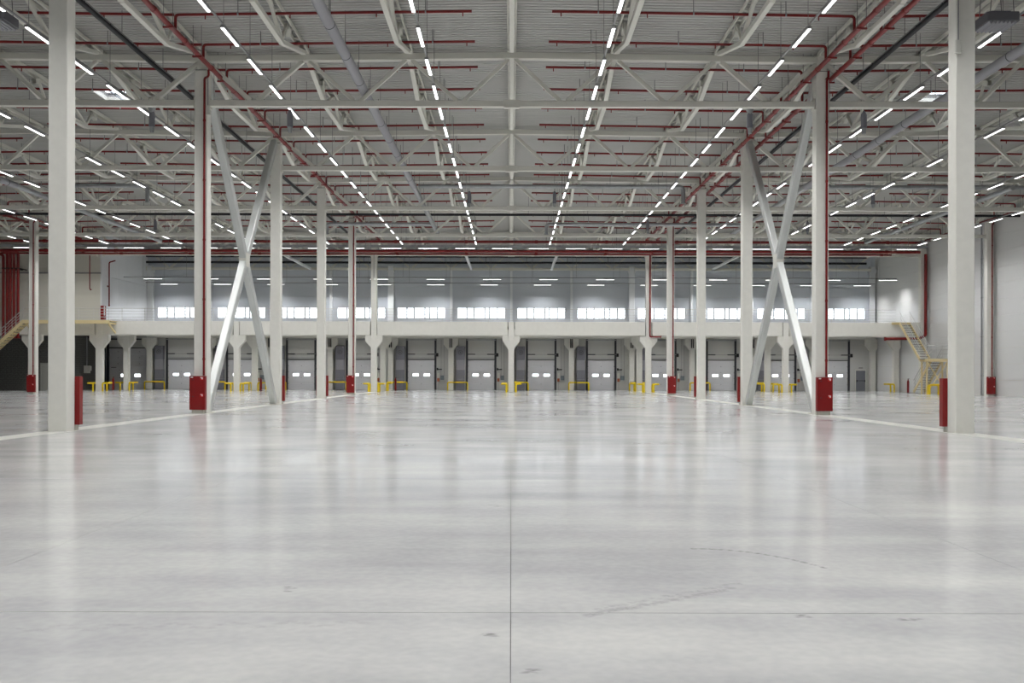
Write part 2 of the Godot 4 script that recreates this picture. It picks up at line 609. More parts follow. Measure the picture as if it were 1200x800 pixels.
func add_slab(st: SurfaceTool, x0: float, x1: float, ya: float, yb: float, d0: float, d1: float) -> void:
	var t := 0.25
	quad(st, P(x0, ya, d0), P(x1, yb, d0), P(x1, yb, d1), P(x0, ya, d1), Vector3.DOWN)
	quad(st, P(x0, ya + t, d0), P(x1, yb + t, d0), P(x1, yb + t, d1), P(x0, ya + t, d1), Vector3.UP)
	quad(st, P(x0, ya, d0), P(x1, yb, d0), P(x1, yb + t, d0), P(x0, ya + t, d0), Vector3(0, 0, 1))
	quad(st, P(x0, ya, d1), P(x1, yb, d1), P(x1, yb + t, d1), P(x0, ya + t, d1), Vector3(0, 0, -1))
	quad(st, P(x0, ya, d0), P(x0, ya + t, d0), P(x0, ya + t, d1), P(x0, ya, d1), Vector3(-1, 0, 0))
	quad(st, P(x1, yb, d0), P(x1, yb + t, d0), P(x1, yb + t, d1), P(x1, yb, d1), Vector3(1, 0, 0))

const WIN_LO := 7.1
const WIN_HI := 8.25
const WIN_W := 4.85
const DOOR_W := 2.65
const DOOR_H := 2.97

func dock_centres() -> Array:
	var out := []
	for k in 12:
		out.append(-33.0 + 6.0 * k if k < 11 else 32.35)
	return out

func build_back_wall() -> void:
	var wb := structure("wall_back")
	var back := begin()
	# every rectangle: x0, x1, y0, y1 and its face material; openings are left out
	var rects := []
	for k in 13:
		var a := -42.0 + 6.0 * k
		var b := a + 6.0
		var rows := [3.65, 4.35, 5.05, 6.1]
		# docks
		var door := a + 3.0
		var half := DOOR_W * 0.5
		var dh := DOOR_H
		if k == 0:
			door = -38.15
			half = 2.05
			dh = 4.05
		elif k == 12:
			door = 32.35
		rects.append([a, door - half, 0.0, dh, "panel_dock"])
		rects.append([door + half, b, 0.0, dh, "panel_dock"])
		var y := dh
		for r in rows:
			if r > y + 0.1:
				rects.append([a, b, y, r, "panel_dock"])
				y = r
		rects.append([a, b, 6.1, WIN_LO, "panel_grey"])
		rects.append([a, a + (6.0 - WIN_W) * 0.5, WIN_LO, WIN_HI, "panel_grey"])
		rects.append([b - (6.0 - WIN_W) * 0.5, b, WIN_LO, WIN_HI, "panel_grey"])
		y = WIN_HI
		for r in 6:
			rects.append([a, b, y, minf(y + 1.05, 14.3), "panel_grey"])
			y += 1.05
	rects.append([36.0, 36.42, 0.0, 6.1, "panel_dock"])
	rects.append([36.0, 36.42, 6.1, 14.3, "panel_grey"])
	for q in rects:
		var w: float = q[1] - q[0]
		var h: float = q[3] - q[2]
		box(wb, "panel", M[q[4]], P((q[0] + q[1]) * 0.5, (q[2] + q[3]) * 0.5, BACK + 0.05), Vector3(w - 0.012, h - 0.012, 0.1))
		add_box(back, P(q[0], q[2], BACK + 0.09), P(q[1], q[3], BACK + 0.22))
	part(wb, "backing", back.commit(), M.panel_core)
	# ribbon windows
	for k in 12:
		var cx := -33.0 + 6.0 * k
		var wn := structure("window_%d" % (k + 1), P(cx, (WIN_LO + WIN_HI) * 0.5, BACK + 0.05))
		var hh := WIN_HI - WIN_LO
		for s in [-1, 1]:
			beam(wn, "frame", M.window_frame, Vector3(0, s * (hh * 0.5 - 0.035), 0), WIN_W, 0.07, 0.1)
			post(wn, "frame", M.window_frame, Vector3(s * (WIN_W * 0.5 - 0.035), 0, 0), 0.07, hh - 0.14, 0.1)
		var bars := [-1.44, -0.72, 0.36, 0.82, 1.62]
		for x in bars:
			post(wn, "mullion", M.window_frame, Vector3(x, 0, 0), 0.13, hh - 0.14, 0.09)
		var ends := [-WIN_W * 0.5 + 0.07] + bars + [WIN_W * 0.5 - 0.07]
		for i in ends.size() - 1:
			box(wn, "pane", M.glass, Vector3((ends[i] + ends[i + 1]) * 0.5, 0, -0.01), Vector3(ends[i + 1] - ends[i] - 0.05, hh - 0.12, 0.012))
	# window behind the left upper block is not built: a blank field closes it
	box(wb, "panel", M.panel_grey, P(-39, (WIN_LO + WIN_HI) * 0.5, BACK + 0.05), Vector3(WIN_W - 0.012, 1.138, 0.1))

# ---------------------------------------------------------------- mezzanine
func capital(parent: Node, mat_: Material, at: Vector3, wide: float, shaft: float, y_top: float, straight: float, taper: float, deep: float) -> void:
	var a := wide * 0.5
	var b := shaft * 0.5
	var o := PackedVector2Array([Vector2(-a, y_top), Vector2(a, y_top), Vector2(a, y_top - straight), Vector2(b, y_top - straight - taper), Vector2(-b, y_top - straight - taper), Vector2(-a, y_top - straight)])
	part(parent, "capital", prism(o, deep), mat_, at)

func build_mezzanine() -> void:
	var sl := structure("floor_mezzanine")
	box(sl, "slab", M.slab_concrete, P(0.0, 5.95, 92.5), Vector3(72.6, 0.38, 11.9))
	box(sl, "slab", M.slab_concrete, P(-42.5, 5.95, 92.6), Vector3(12.0, 0.38, 11.6))
	for d in [92.3, 98.05]:
		beam(sl, "cross_beam", M.beam_concrete, P(0, 5.45, d), 72.4, 0.62, 0.5, 0.02)
	for k in 13:
		var x := -36.0 + 6.0 * k
		for d in [89.3, 95.2]:
			box(sl, "rib", M.slab_concrete, P(x + 1.5, 5.6, d), Vector3(0.22, 0.34, 5.3))
			box(sl, "rib", M.slab_concrete, P(x - 1.5, 5.6, d), Vector3(0.22, 0.34, 5.3))
	# front beams between the column heads
	for k in 6:
		var x0 := -36.0 + 12.0 * k
		var o := thing("edge_beam", "long pale concrete beam edging the upper floor between two column heads", "beam", P(x0 + 6.0, 4.95, 86.25), "upper floor edge beams")
		beam(o, "beam_body", M.beam_concrete, Vector3(0, 0.6, 0), 11.36, 1.2, 0.5, 0.02)
		beam(o, "ledge", M.beam_concrete, Vector3(0, 0.09, -0.42), 11.3, 0.3, 0.34, 0.02)
	var ol := thing("edge_beam", "pale concrete beam behind the cream walkway beside the dark block wall", "beam", P(-42.1, 4.95, 86.25))
	beam(ol, "beam_body", M.beam_concrete, Vector3(0, 0.6, 0), 11.4, 1.2, 0.5, 0.02)
	beam(ol, "ledge", M.beam_concrete, Vector3(0, 0.09, -0.42), 11.3, 0.3, 0.34, 0.02)
	# railing on the edge
	var ra := thing("railing", "thin grey steel railing along the upper floor edge", "railing", P(0, 6.15, 86.1))
	for x in range(-18, 17):
		post(ra, "post", M.railing_white, Vector3(x * 2.0, 0.55, 0), 0.035, 1.1, 0.035, 0.004)
	for y in [1.1, 0.85, 0.6, 0.35, 0.1]:
		rod(ra, "rail", M.railing_white, Vector3(-36, y, 0), Vector3(33.6, y, 0), 0.03 if y > 1.0 else 0.017, 6)

# ---------------------------------------------------------------- columns
func tall_column(called: String, label: String, at: Vector3, group := "") -> Node3D:
	var o := thing(called, label, "column", at, group)
	post(o, "shaft", M.column_concrete, Vector3(0, 6.62, 0), 0.5, 13.25, 0.5, 0.02)
	# steel head carrying the truss
	part(o, "steel_head", prism(PackedVector2Array([Vector2(-0.2, 13.25), Vector2(0.2, 13.25), Vector2(0.14, 13.9), Vector2(-0.14, 13.9)]), 0.34), M.white_steel, Vector3.ZERO)
	box(o, "head_plate", M.dark_steel, Vector3(0, 13.262, 0), Vector3(0.46, 0.024, 0.46))
	return o

func cabinet(label: String, at: Vector3, front: bool, w: float, h: float) -> void:
	# at: middle of the back plate, standing just off the floor on a small plinth
	var o := thing("fire_hose_cabinet", label, "cabinet", at, "hose cabinets on column fronts" if front else "hose cabinets behind columns")
	var s := 1.0 if front else -1.0
	box(o, "plinth", M.column_concrete_worn, Vector3(0, 0.075, s * 0.09), Vector3(w * 0.74, 0.15, 0.18))
	post(o, "body", M.cabinet_red, Vector3(0, 0.15 + h * 0.5, s * 0.11), w, h, 0.22, 0.01)
	for k in 2:
		var y := 0.15 + h * (0.25 + 0.5 * k)
		var dr := box(o, "door", M.cabinet_red, Vector3(0, y, s * 0.228), Vector3(w - 0.06, h * 0.5 - 0.03, 0.016))
		box(dr, "handle", M.dark_steel, Vector3(-w * 0.5 + 0.14, h * 0.14, s * 0.014), Vector3(0.05, 0.03, 0.014))
		for e in [-1, 1]:
			box(dr, "hinge", M.cabinet_red_trim, Vector3(-w * 0.5 + 0.045, e * h * 0.15, s * 0.012), Vector3(0.02, 0.05, 0.012))
		var stk := box(dr, "sticker", M.sticker_red, Vector3(w * 0.5 - 0.12, h * 0.18, s * 0.0095), Vector3(0.13, 0.13, 0.004))
		box(stk, "pictogram", M.sticker, Vector3(0.015, 0.0, s * 0.003), Vector3(0.05, 0.075, 0.003))
		box(stk, "pictogram", M.sticker, Vector3(-0.03, 0.028, s * 0.003), Vector3(0.04, 0.03, 0.003))
	box(o, "label_plate", M.sticker, Vector3(-w * 0.5 + 0.1, 0.15 + h - 0.05, s * 0.238), Vector3(0.09, 0.045, 0.004))

func riser(label: String, x: float, d: float, y0: float, y1: float, jog: Vector3) -> void:
	var o := thing("riser_pipe", label, "pipe", P(x, y0, d), "thin risers on column fronts")
	var pts := [Vector3.ZERO, Vector3(0, y1 - y0, 0), Vector3(jog.x, y1 - y0 + 0.02, jog.z), Vector3(jog.x, y1 - y0 + jog.y, jog.z)]
	part(o, "pipe", tube_mesh(rounded(pts, 0.1), 0.042, 10), M.pipe_red)
	for k in 5:
		rod(o, "coupling", M.pipe_red, Vector3(0, 0.6 + k * 2.3, 0), Vector3(0, 0.68 + k * 2.3, 0), 0.055)

func build_columns() -> void:
	var names := ["A", "B", "C", "D", "E", "F"]
	for s in [-1.0, 1.0]:
		for i in 6:
			var d: float = ROWS[i]
			var label := ""
			var group := "hall columns"
			match i:
				0:
					label = "broadest square pale column with a red cabinet edge showing behind it"
					group = "broadest columns"
				1:
					label = "pale column carrying a big red cabinet beside a diagonal cross brace"
					group = "columns with cabinet and brace"
				2:
					label = "pale column at the far foot of the diagonal cross brace"
					group = "columns at the far foot of a brace"
				3:
					label = "plain slim pale column between the cross brace and a red-piped column"
					group = "plain slim columns"
				4:
					label = "slim pale column with small red cabinet and thin red pipe, free of braces"
					group = "slim columns with cabinet"
				5:
					label = "slim column rising through the upper floor edge up to the roof"
					group = "columns through the upper floor"
			var o := tall_column("column", label, P(s * 12.0, 0, d), group)
			if i == 5:
				capital(o, M.column_concrete, Vector3.ZERO, 1.5, 0.5, 4.95, 0.5, 0.6, 0.48)
			if i in [0, 2, 3]:
				cabinet("flat red hose cabinet on the back face of a pale column", P(s * 12.0, 0, d + 0.25), false, 0.74, 1.3)
			if i in [1, 4]:
				cabinet("red two-door hose cabinet on the front of a pale column", P(s * 12.0 + s * 0.05, 0, d - 0.25), true, 0.6, 1.3)
				riser("thin red riser running down a column front into a hose cabinet", s * 12.0 + 0.15, d - 0.3, 1.46, 12.95, Vector3(0.16 if s < 0 else 0.06, 0.3, 0))
	for s in [-1.0, 1.0]:
		var e := tall_column("column", "slim pale column with red cabinet and pipe standing beside a stair" if s < 0 else "slim pale column with red cabinet and pipe against the panelled side wall", P(s * 36.0, 0, ROWS[4]))
		e.position.x = s * 36.0
		cabinet("red two-door hose cabinet on the front of a pale column", P(s * 36.0, 0, ROWS[4] - 0.25), true, 0.6, 1.3)
		riser("thin red riser running down a column front into a hose cabinet", s * 36.0 + 0.1, ROWS[4] - 0.3, 1.46, 12.9, Vector3(0.1, 0.2, 0))
	tall_column("column", "pale column beside the cream stair with a thick red pipe on it", P(36.0, 0, ROWS[5]))
	# short columns under the edge of the upper floor
	for x in [-24.0, 0.0, 24.0]:
		var o := thing("mezzanine_column", "short pale column with flared head under the upper floor edge", "column", P(x, 0, ROWS[5]), "short columns under the upper floor edge")
		post(o, "shaft", M.column_concrete, Vector3(0, 3.07, 0), 0.5, 6.14, 0.48, 0.02)
		capital(o, M.column_concrete, Vector3.ZERO, 1.5, 0.5, 4.95, 0.5, 0.6, 0.46)
	for x in [-36.0, -41.9]:
		var o := thing("mezzanine_column", "pale column with flared head under the cream walkway" if x == -36.0 else "pale flared column half hidden beside the dark block wall", "column", P(x, 0, ROWS[5]))
		post(o, "shaft", M.column_concrete, Vector3(0, 3.07, 0), 0.6, 6.14, 0.48, 0.02)
		capital(o, M.column_concrete, Vector3.ZERO, 1.7, 0.6, 4.95, 0.5, 0.7, 0.46)
	for k in 7:
		var x := -36.0 + 12.0 * k
		var o := thing("mezzanine_column", "pale flared column standing in the middle row under the upper floor", "column", P(x, 0, 92.3), "middle row columns under the upper floor")
		post(o, "shaft", M.column_concrete, Vector3(0, 2.56, 0), 0.5, 5.12, 0.48, 0.02)
		capital(o, M.column_concrete, Vector3.ZERO, 1.6, 0.5, 5.12, 0.5, 0.7, 0.46)
	for k in 13:
		var x := -36.0 + 6.0 * k
		var o := thing("wall_column", "pale flared column against the dock wall between two dock doors", "column", P(x, 0, 98.2), "columns along the dock wall")
		post(o, "shaft", M.column_concrete, Vector3(0, 2.56, 0), 0.52, 5.12, 0.5, 0.02)
		capital(o, M.column_concrete, Vector3.ZERO, 1.45, 0.52, 5.12, 0.6, 0.55, 0.48)
		if k > 0 and k < 12:
			for e in [-0.09, 0.09]:
				rod(o, "drain_stub", M.black, Vector3(e, 4.2, 0.31), Vector3(e, 5.1, 0.31), 0.05, 8)
		# upper posts carrying the last truss
		var big := k % 2 == 0 and (k / 2) % 2 == 0
		var u := thing("wall_post", "broad white post with a cap between ribbon windows" if (k in [0, 4, 8, 12]) else "slender white post between ribbon windows", "post", P(x, 6.15, 98.35), "broad posts on the window wall" if (k in [0, 4, 8, 12]) else "slender posts on the window wall")
		if k in [0, 4, 8, 12]:
			post(u, "shaft", M.white_paint, Vector3(0, 3.1, 0), 0.58, 6.2, 0.4, 0.02)
			post(u, "cap", M.white_paint, Vector3(0, 5.75, 0.02), 0.74, 0.42, 0.46, 0.02)
		else:
			post(u, "shaft", M.white_paint, Vector3(0, 2.88, 0), 0.24, 5.76, 0.24, 0.01)
	# X braces between the second and third columns of both lines
	for s in [-1.0, 1.0]:
		var o := thing("cross_brace", "crossed diagonal square steel tubes between two pale columns", "brace", P(s * 12.0, 0, 44.3), "cross braces between columns")
		var a0 := Vector3(0.0, 0.1, 5.5)
		var a1 := Vector3(0.0, 13.2, -5.5)
		var b0 := Vector3(0.0, 0.1, -5.5)
		var b1 := Vector3(0.0, 13.2, 5.5)
		member(o, "diagonal", M.brace_steel, a0, a1, 0.3, 0.4, 0.03)
		var mid := (b0 + b1) * 0.5
		var u := (b1 - b0).normalized()
		member(o, "half_diagonal", M.brace_steel, b0, mid - u * 0.2, 0.3, 0.4, 0.03)
		member(o, "half_diagonal", M.brace_steel, mid + u * 0.2, b1, 0.3, 0.4, 0.03)
		box(o, "gusset", M.white_steel, Vector3(0, mid.y, 0), Vector3(0.32, 0.62, 0.62))
		for e in [-1.0, 1.0]:
			box(o, "foot_plate", M.white_steel, Vector3(0, 0.02, e * 5.45), Vector3(0.42, 0.04, 0.5))

# ---------------------------------------------------------------- roof steel
func build_roof_steel() -> void:
	# Warren trusses, upper nodes every 4 m, lower nodes between them
	var proto: Node3D = null
	for d in ROWS + [98.05]:
		for r in [-48.0, -24.0, 0.0, 24.0]:
			if r == -48.0 and d < 60.0:
				continue
			if r != 0.0 and not in_view(12.0, d):
				continue
			var at := P(r, 12.02, d)
			var over: String = ["over the broadest columns", "over the big cabinet columns", "over the far feet of the braces", "over the plain slim columns", "over the slim cabinet columns", "at the upper floor edge", "against the window wall"][roundi((d - ROWS[0]) / 12.0)]
			var label := "pale zigzag roof truss %s %s" % [over, bay_of(r)]
			if r == -48.0:
				var o := thing("roof_truss", "pale roof truss end reaching in over the far left bay", "truss", at, "cut roof trusses of the far left bay")
				truss(o, 0.0, 11.72)
			elif proto == null:
				proto = thing("roof_truss", label, "truss", at, "roof trusses")
				truss(proto, -11.72, 11.72)
			else:
				copy_of(proto, at).set_meta("label", label)
	# lattice purlins along the hall
	var pp: Node3D = null
	for i in 6:
		var d0: float = ROWS[i]
		for k in range(-12, 10):
			var x := 4.0 * k
			if not in_view(x, d0 + 12.0) or (i == 5 and x < -35.0):
				continue
			var at := P(x, 14.1 - fall(x), d0)
			var label := "pale lattice purlin %s %s" % [STRETCH[i], bay_of(x)]
			if pp == null:
				pp = thing("lattice_purlin", label, "purlin", at, "lattice purlins")
				purlin(pp)
			else:
				copy_of(pp, at).set_meta("label", label)

func ties() -> void:
	for x in [-20.0, -4.0, 4.0, 20.0]:
		var o := thing("bottom_tie", "pale square steel tie running level from the last hall truss to the window wall", "tie", P(x, 12.02, 92.2), "level roof ties over the upper floor")
		part(o, "tube", bar(0.2, 0.2, 11.5, 0.015), M.white_paint)
		for e in [-1.0, 1.0]:
			box(o, "end_plate", M.white_paint, Vector3(0, 0, e * 5.75), Vector3(0.28, 0.28, 0.03))

func truss(o: Node3D, x0: float, x1: float) -> void:
	# origin on the lower chord's axis
	beam(o, "bottom_chord", M.white_steel, Vector3((x0 + x1) * 0.5, 0, 0), x1 - x0, 0.24, 0.24, 0.02)
	var ty := 1.88
	for s in [-1.0, 1.0]:
		if s < 0.0 and x0 > -1.0:
			continue
		member(o, "top_chord", M.white_steel, Vector3(0, ty, 0), Vector3(s * 11.9, ty - 11.9 * SLOPE, 0), 0.24, 0.25, 0.02)
		box(o, "end_plate", M.white_steel, Vector3(s * 11.71, 0, 0), Vector3(0.04, 0.42, 0.34))
		for k in 3:
			var lo := Vector3(s * (2.0 + 4.0 * k), 0.12, 0)
			var ua := Vector3(s * 4.0 * k + s * 0.12, ty - 4.0 * k * SLOPE - 0.12, 0)
			var ub := Vector3(s * 4.0 * (k + 1) - s * 0.12, ty - 4.0 * (k + 1) * SLOPE - 0.12, 0)
			var w := 0.14 if k < 2 else 0.17
			member(o, "diagonal", M.white_steel, lo - Vector3(s * 0.12, 0, 0), ua, w, w, 0.01)
			member(o, "diagonal", M.white_steel, lo + Vector3(s * 0.12, 0, 0), ub, w, w, 0.01)
	box(o, "splice_plate", M.white_steel, Vector3(0, 0, 0.0), Vector3(0.6, 0.3, 0.28))

# Box tube along z, open at both ends.
func hollow(w: float, h: float, length: float, t: float) -> ArrayMesh:
	var st := begin()
	var l := length * 0.5
	for s in [-1.0, 1.0]:
		add_box(st, Vector3(-w * 0.5, s * (h * 0.5 - t * 0.5) - t * 0.5, -l), Vector3(w * 0.5, s * (h * 0.5 - t * 0.5) + t * 0.5, l))
		add_box(st, Vector3(s * (w * 0.5 - t * 0.5) - t * 0.5, -h * 0.5 + t, -l), Vector3(s * (w * 0.5 - t * 0.5) + t * 0.5, h * 0.5 - t, l))
	return st.commit()

func purlin(o: Node3D) -> void:
	# origin at the near end, under the deck; runs 12 m away
	for s in [-1.0, 1.0]:
		part(o, "top_chord", bar(0.06, 0.14, 11.8, 0.006), M.white_steel, Vector3(s * 0.14, 0, -6.0))
	for k in 12:
		box(o, "batten", M.white_steel, Vector3(0, 0.02, -0.6 - k * 0.98), Vector3(0.22, 0.05, 0.06))
	var a := Vector3(0, -0.1, -0.35)
	var b := Vector3(0, -0.93, -4.0)
	var c := Vector3(0, -0.93, -8.0)
	var e := Vector3(0, -0.1, -11.65)
	member(o, "bottom_chord", M.white_steel, b, c, 0.18, 0.18, 0.012)
	member(o, "end_diagonal", M.white_steel, a, b, 0.18, 0.16, 0.012)
	member(o, "end_diagonal", M.white_steel, c, e, 0.18, 0.16, 0.012)
	member(o, "web", M.white_steel, b + Vector3(0, 0.05, 0), Vector3(0, -0.06, -5.9), 0.13, 0.13, 0.01)
	member(o, "web", M.white_steel, c + Vector3(0, 0.05, 0), Vector3(0, -0.06, -6.1), 0.13, 0.13, 0.01)
	member(o, "web", M.white_steel, b + Vector3(0, 0.08, 0), Vector3(0, -0.06, -3.3), 0.1, 0.1, 0.01)
	member(o, "web", M.white_steel, c + Vector3(0, 0.08, 0), Vector3(0, -0.06, -8.7), 0.1, 0.1, 0.01)
	# short open-ended box tubes at the strut heads
	for q in [-1.0, 1.0]:
		part(o, "open_tube", hollow(0.18, 0.22, 0.4, 0.012), M.white_steel, Vector3(0, -0.22, -6.0 + q * 2.85), Basis(Vector3(1, 0, 0), q * 0.35))
	for z in [-0.2, -11.8]:
		box(o, "seat_plate", M.white_steel, Vector3(0, -0.08, z), Vector3(0.34, 0.03, 0.3))

# ---------------------------------------------------------------- docks
func hoop(o: Node3D, called: String, x0: float, x1: float, h: float, r: float, z := 0.0) -> void:
	part(o, called, tube_mesh(rounded([Vector3(x0, 0, z), Vector3(x0, h, z), Vector3(x1, h, z), Vector3(x1, 0, z)], 0.14), r, 8), M.yellow)

func build_docks() -> void:
	var centres := dock_centres()
	var proto: Node3D = null
	var aproto: Node3D = null
	var gproto: Node3D = null
	var cproto: Node3D = null
	for k in 12:
		var cx: float = centres[k]
		var at := P(cx, 0, BACK)
		# sectional door
		if proto == null:
			proto = thing("dock_door", "grey sectional dock door with two bright slot windows under the upper floor", "door", at, "dock doors along the far wall")
			dock_door(proto, DOOR_W, DOOR_H, 5)
		else:
			copy_of(proto, at)
		if k == 11:
			continue
		if aproto == null:
			aproto = thing("air_curtain", "tall grey air curtain cabinet standing left of a dock door", "cabinet", P(cx - 2.05, 0, BACK - 0.32), "air curtains beside the dock doors")
			air_curtain(aproto)
			gproto = thing("bumper_hoop", "wide low yellow hoop guarding an air curtain at a dock door", "guard rail", P(cx - 2.3, 0, BACK - 1.05), "yellow hoops at the docks")
			hoop(gproto, "hoop", -0.98, 0.98, 0.76, 0.075)
			cproto = thing("dock_control_box", "small grey and white control boxes with conduits right of a dock door", "control box", P(cx + 2.0, 0, BACK - 0.02), "dock control boxes")
			controls(cproto)
		else:
			copy_of(aproto, P(cx - 2.05, 0, BACK - 0.32))
			copy_of(gproto, P(cx - 2.3, 0, BACK - 1.05))
			copy_of(cproto, P(cx + 2.0, 0, BACK - 0.02))
	# big gate at the left end
	var g := thing("drive_in_gate", "large grey sectional gate with a wicket door beside the dark block wall", "gate", P(-38.15, 0, BACK))
	gate(g)
	# yellow bent guards at the foot of the mezzanine columns
	var bproto: Node3D = null
	for x in [-36.0, -24.0, -12.0, 0.0, 12.0, 24.0]:
		for d in [ROWS[5], 92.3]:
			for s in [-1.0, 1.0]:
				var at := P(x + s * 0.42, 0, d)
				var o := thing("column_guard", "small yellow bent-tube guard hugging the foot of a flared column", "guard rail", at, "yellow guards at column feet")
				var near: float = 0.45
				for z in [near, -near]:
					part(o, "bent_leg", tube_mesh(rounded([Vector3(0, 0, z), Vector3(0, 0.72, z), Vector3(s * 0.42, 0.72, z)], 0.13), 0.08, 8), M.yellow)
				rod(o, "rail", M.yellow, Vector3(s * 0.42, 0.72, near + 0.05), Vector3(s * 0.42, 0.72, -near - 0.05), 0.07, 8)
	var o2 := thing("column_guard", "yellow bent-tube guard at a wall column past the stair", "guard rail", P(35.4, 0, 92.3))
	for z in [0.45, -0.45]:
		part(o2, "bent_leg", tube_mesh(rounded([Vector3(0.3, 0, z), Vector3(0.3, 0.72, z), Vector3(-0.3, 0.72, z)], 0.13), 0.08, 8), M.yellow)
	rod(o2, "rail", M.yellow, Vector3(-0.3, 0.72, 0.5), Vector3(-0.3, 0.72, -0.5), 0.05, 8)

func dock_door(o: Node3D, w: float, h: float, n: int) -> void:
	var sh := h / n
	for i in n:
		if i == 2:
			# section with two slot windows: build it round the openings
			var y := sh * i + sh * 0.5
			var oh := 0.3
			for e in [-1.0, 1.0]:
				box(o, "section_strip", M.door_section, Vector3(0, y + e * (sh * 0.25 + oh * 0.25), -0.1), Vector3(w, sh * 0.5 - oh * 0.5, 0.05))
			var xs := [-w * 0.5, -0.86, -0.26, 0.26, 0.86, w * 0.5]
			for q in [0, 2, 4]:
				box(o, "section_strip", M.door_section, Vector3((xs[q] + xs[q + 1]) * 0.5, y, -0.1), Vector3(xs[q + 1] - xs[q], oh, 0.05))
			for q in [1, 3]:
				var cx: float = (xs[q] + xs[q + 1]) * 0.5
				var p := box(o, "slot_window", M.glass, Vector3(cx, y, -0.1), Vector3(0.6, oh, 0.015))
				for e in [-1.0, 1.0]:
					box(p, "gasket", M.gasket, Vector3(0, e * (oh * 0.5 - 0.008), 0.03), Vector3(0.6, 0.016, 0.02))
		else:
			beam(o, "section", M.door_section, Vector3(0, sh * i + sh * 0.5, -0.1), w, sh, 0.05, 0.012)
		if i < n - 1:
			for x in [-0.98 * w * 0.5, 0.0, 0.98 * w * 0.5]:
				box(o, "hinge", M.door_pivot, Vector3(x, sh * (i + 1), -0.06), Vector3(0.06, 0.05, 0.03))
	for s in [-1.0, 1.0]:
		post(o, "track", M.dark_steel, Vector3(s * (w * 0.5 + 0.1), 2.55, 0.03), 0.2, 5.1, 0.1)
		beam(o, "spring", M.dark_steel, Vector3(s * (w * 0.5 - 0.36), 3.56, 0.14), 0.72, 0.09, 0.09, 0.03)
	rod(o, "shaft", M.rail_grey, Vector3(-w * 0.5, 3.56, 0.14), Vector3(w * 0.5 + 0.2, 3.56, 0.14), 0.018, 8)
	beam(o, "lintel", M.gasket, Vector3(0, h + 0.06, 0.03), w, 0.09, 0.06)
	beam(o, "header_rail", M.rail_grey, Vector3(0, 3.2, 0.02), w, 0.05, 0.04)
	beam(o, "header_rail", M.galvanized, Vector3(0, 5.0, 0.06), w + 0.3, 0.1, 0.08)
	box(o, "motor", M.black, Vector3(w * 0.5 + 0.3, 3.5, 0.16), Vector3(0.2, 0.34, 0.2))

func air_curtain(o: Node3D) -> void:
	var mats := [M.curtain_grey, M.curtain_grey, M.curtain_light, M.curtain_grey]
	var hs := [1.05, 0.95, 0.95, 1.38]
	var y := 0.02
	for i in 4:
		post(o, "module", mats[i], Vector3(0, y + hs[i] * 0.5, 0), 0.84, hs[i] - 0.012, 0.5, 0.015)
		y += hs[i]
	var ring := begin()
	part(o, "fan_rim", tube_mesh(circle(Vector3(0, y - 0.62, 0.26), 0.2, 14), 0.02, 6), M.dark_steel)
	rod(o, "fan_hub", M.dark_steel, Vector3(0, y - 0.62, 0.25), Vector3(0, y - 0.62, 0.29), 0.06)
	for e in [-1, 1]:
		box(o, "bolt", M.sticker, Vector3(e * 0.32, y - 0.14, 0.255), Vector3(0.05, 0.05, 0.02))
	box(o, "foot", M.black, Vector3(0, 0.012, 0), Vector3(0.7, 0.024, 0.44))

func circle(c: Vector3, r: float, n: int) -> Array:
	var out := []
	for i in n + 1:
		out.append(c + Vector3(cos(TAU * i / n), sin(TAU * i / n), 0) * r)
	return out

func controls(o: Node3D) -> void:
	post(o, "control_case", M.box_grey, Vector3(0.12, 1.22, 0.12), 0.36, 0.44, 0.2, 0.02)
	post(o, "switch_case", M.box_white, Vector3(-0.26, 1.45, 0.1), 0.2, 0.5, 0.16, 0.02)
	box(o, "switch_plate", M.box_orange, Vector3(-0.28, 1.0, 0.1), Vector3(0.22, 0.32, 0.1))
	beam(o, "bracket", M.black, Vector3(-0.18, 2.05, 0.14), 0.52, 0.1, 0.12, 0.02)
	box(o, "bracket_head", M.black, Vector3(-0.36, 2.08, 0.16), Vector3(0.14, 0.24, 0.2))
	for x in [0.0, 0.3]:
		rod(o, "conduit", M.rail_grey, Vector3(x, 1.44, 0.06), Vector3(x, 5.05, 0.06), 0.02, 6)
	rod(o, "conduit", M.rail_grey, Vector3(-0.26, 0.0, 0.06), Vector3(-0.26, 1.2, 0.06), 0.02, 6)

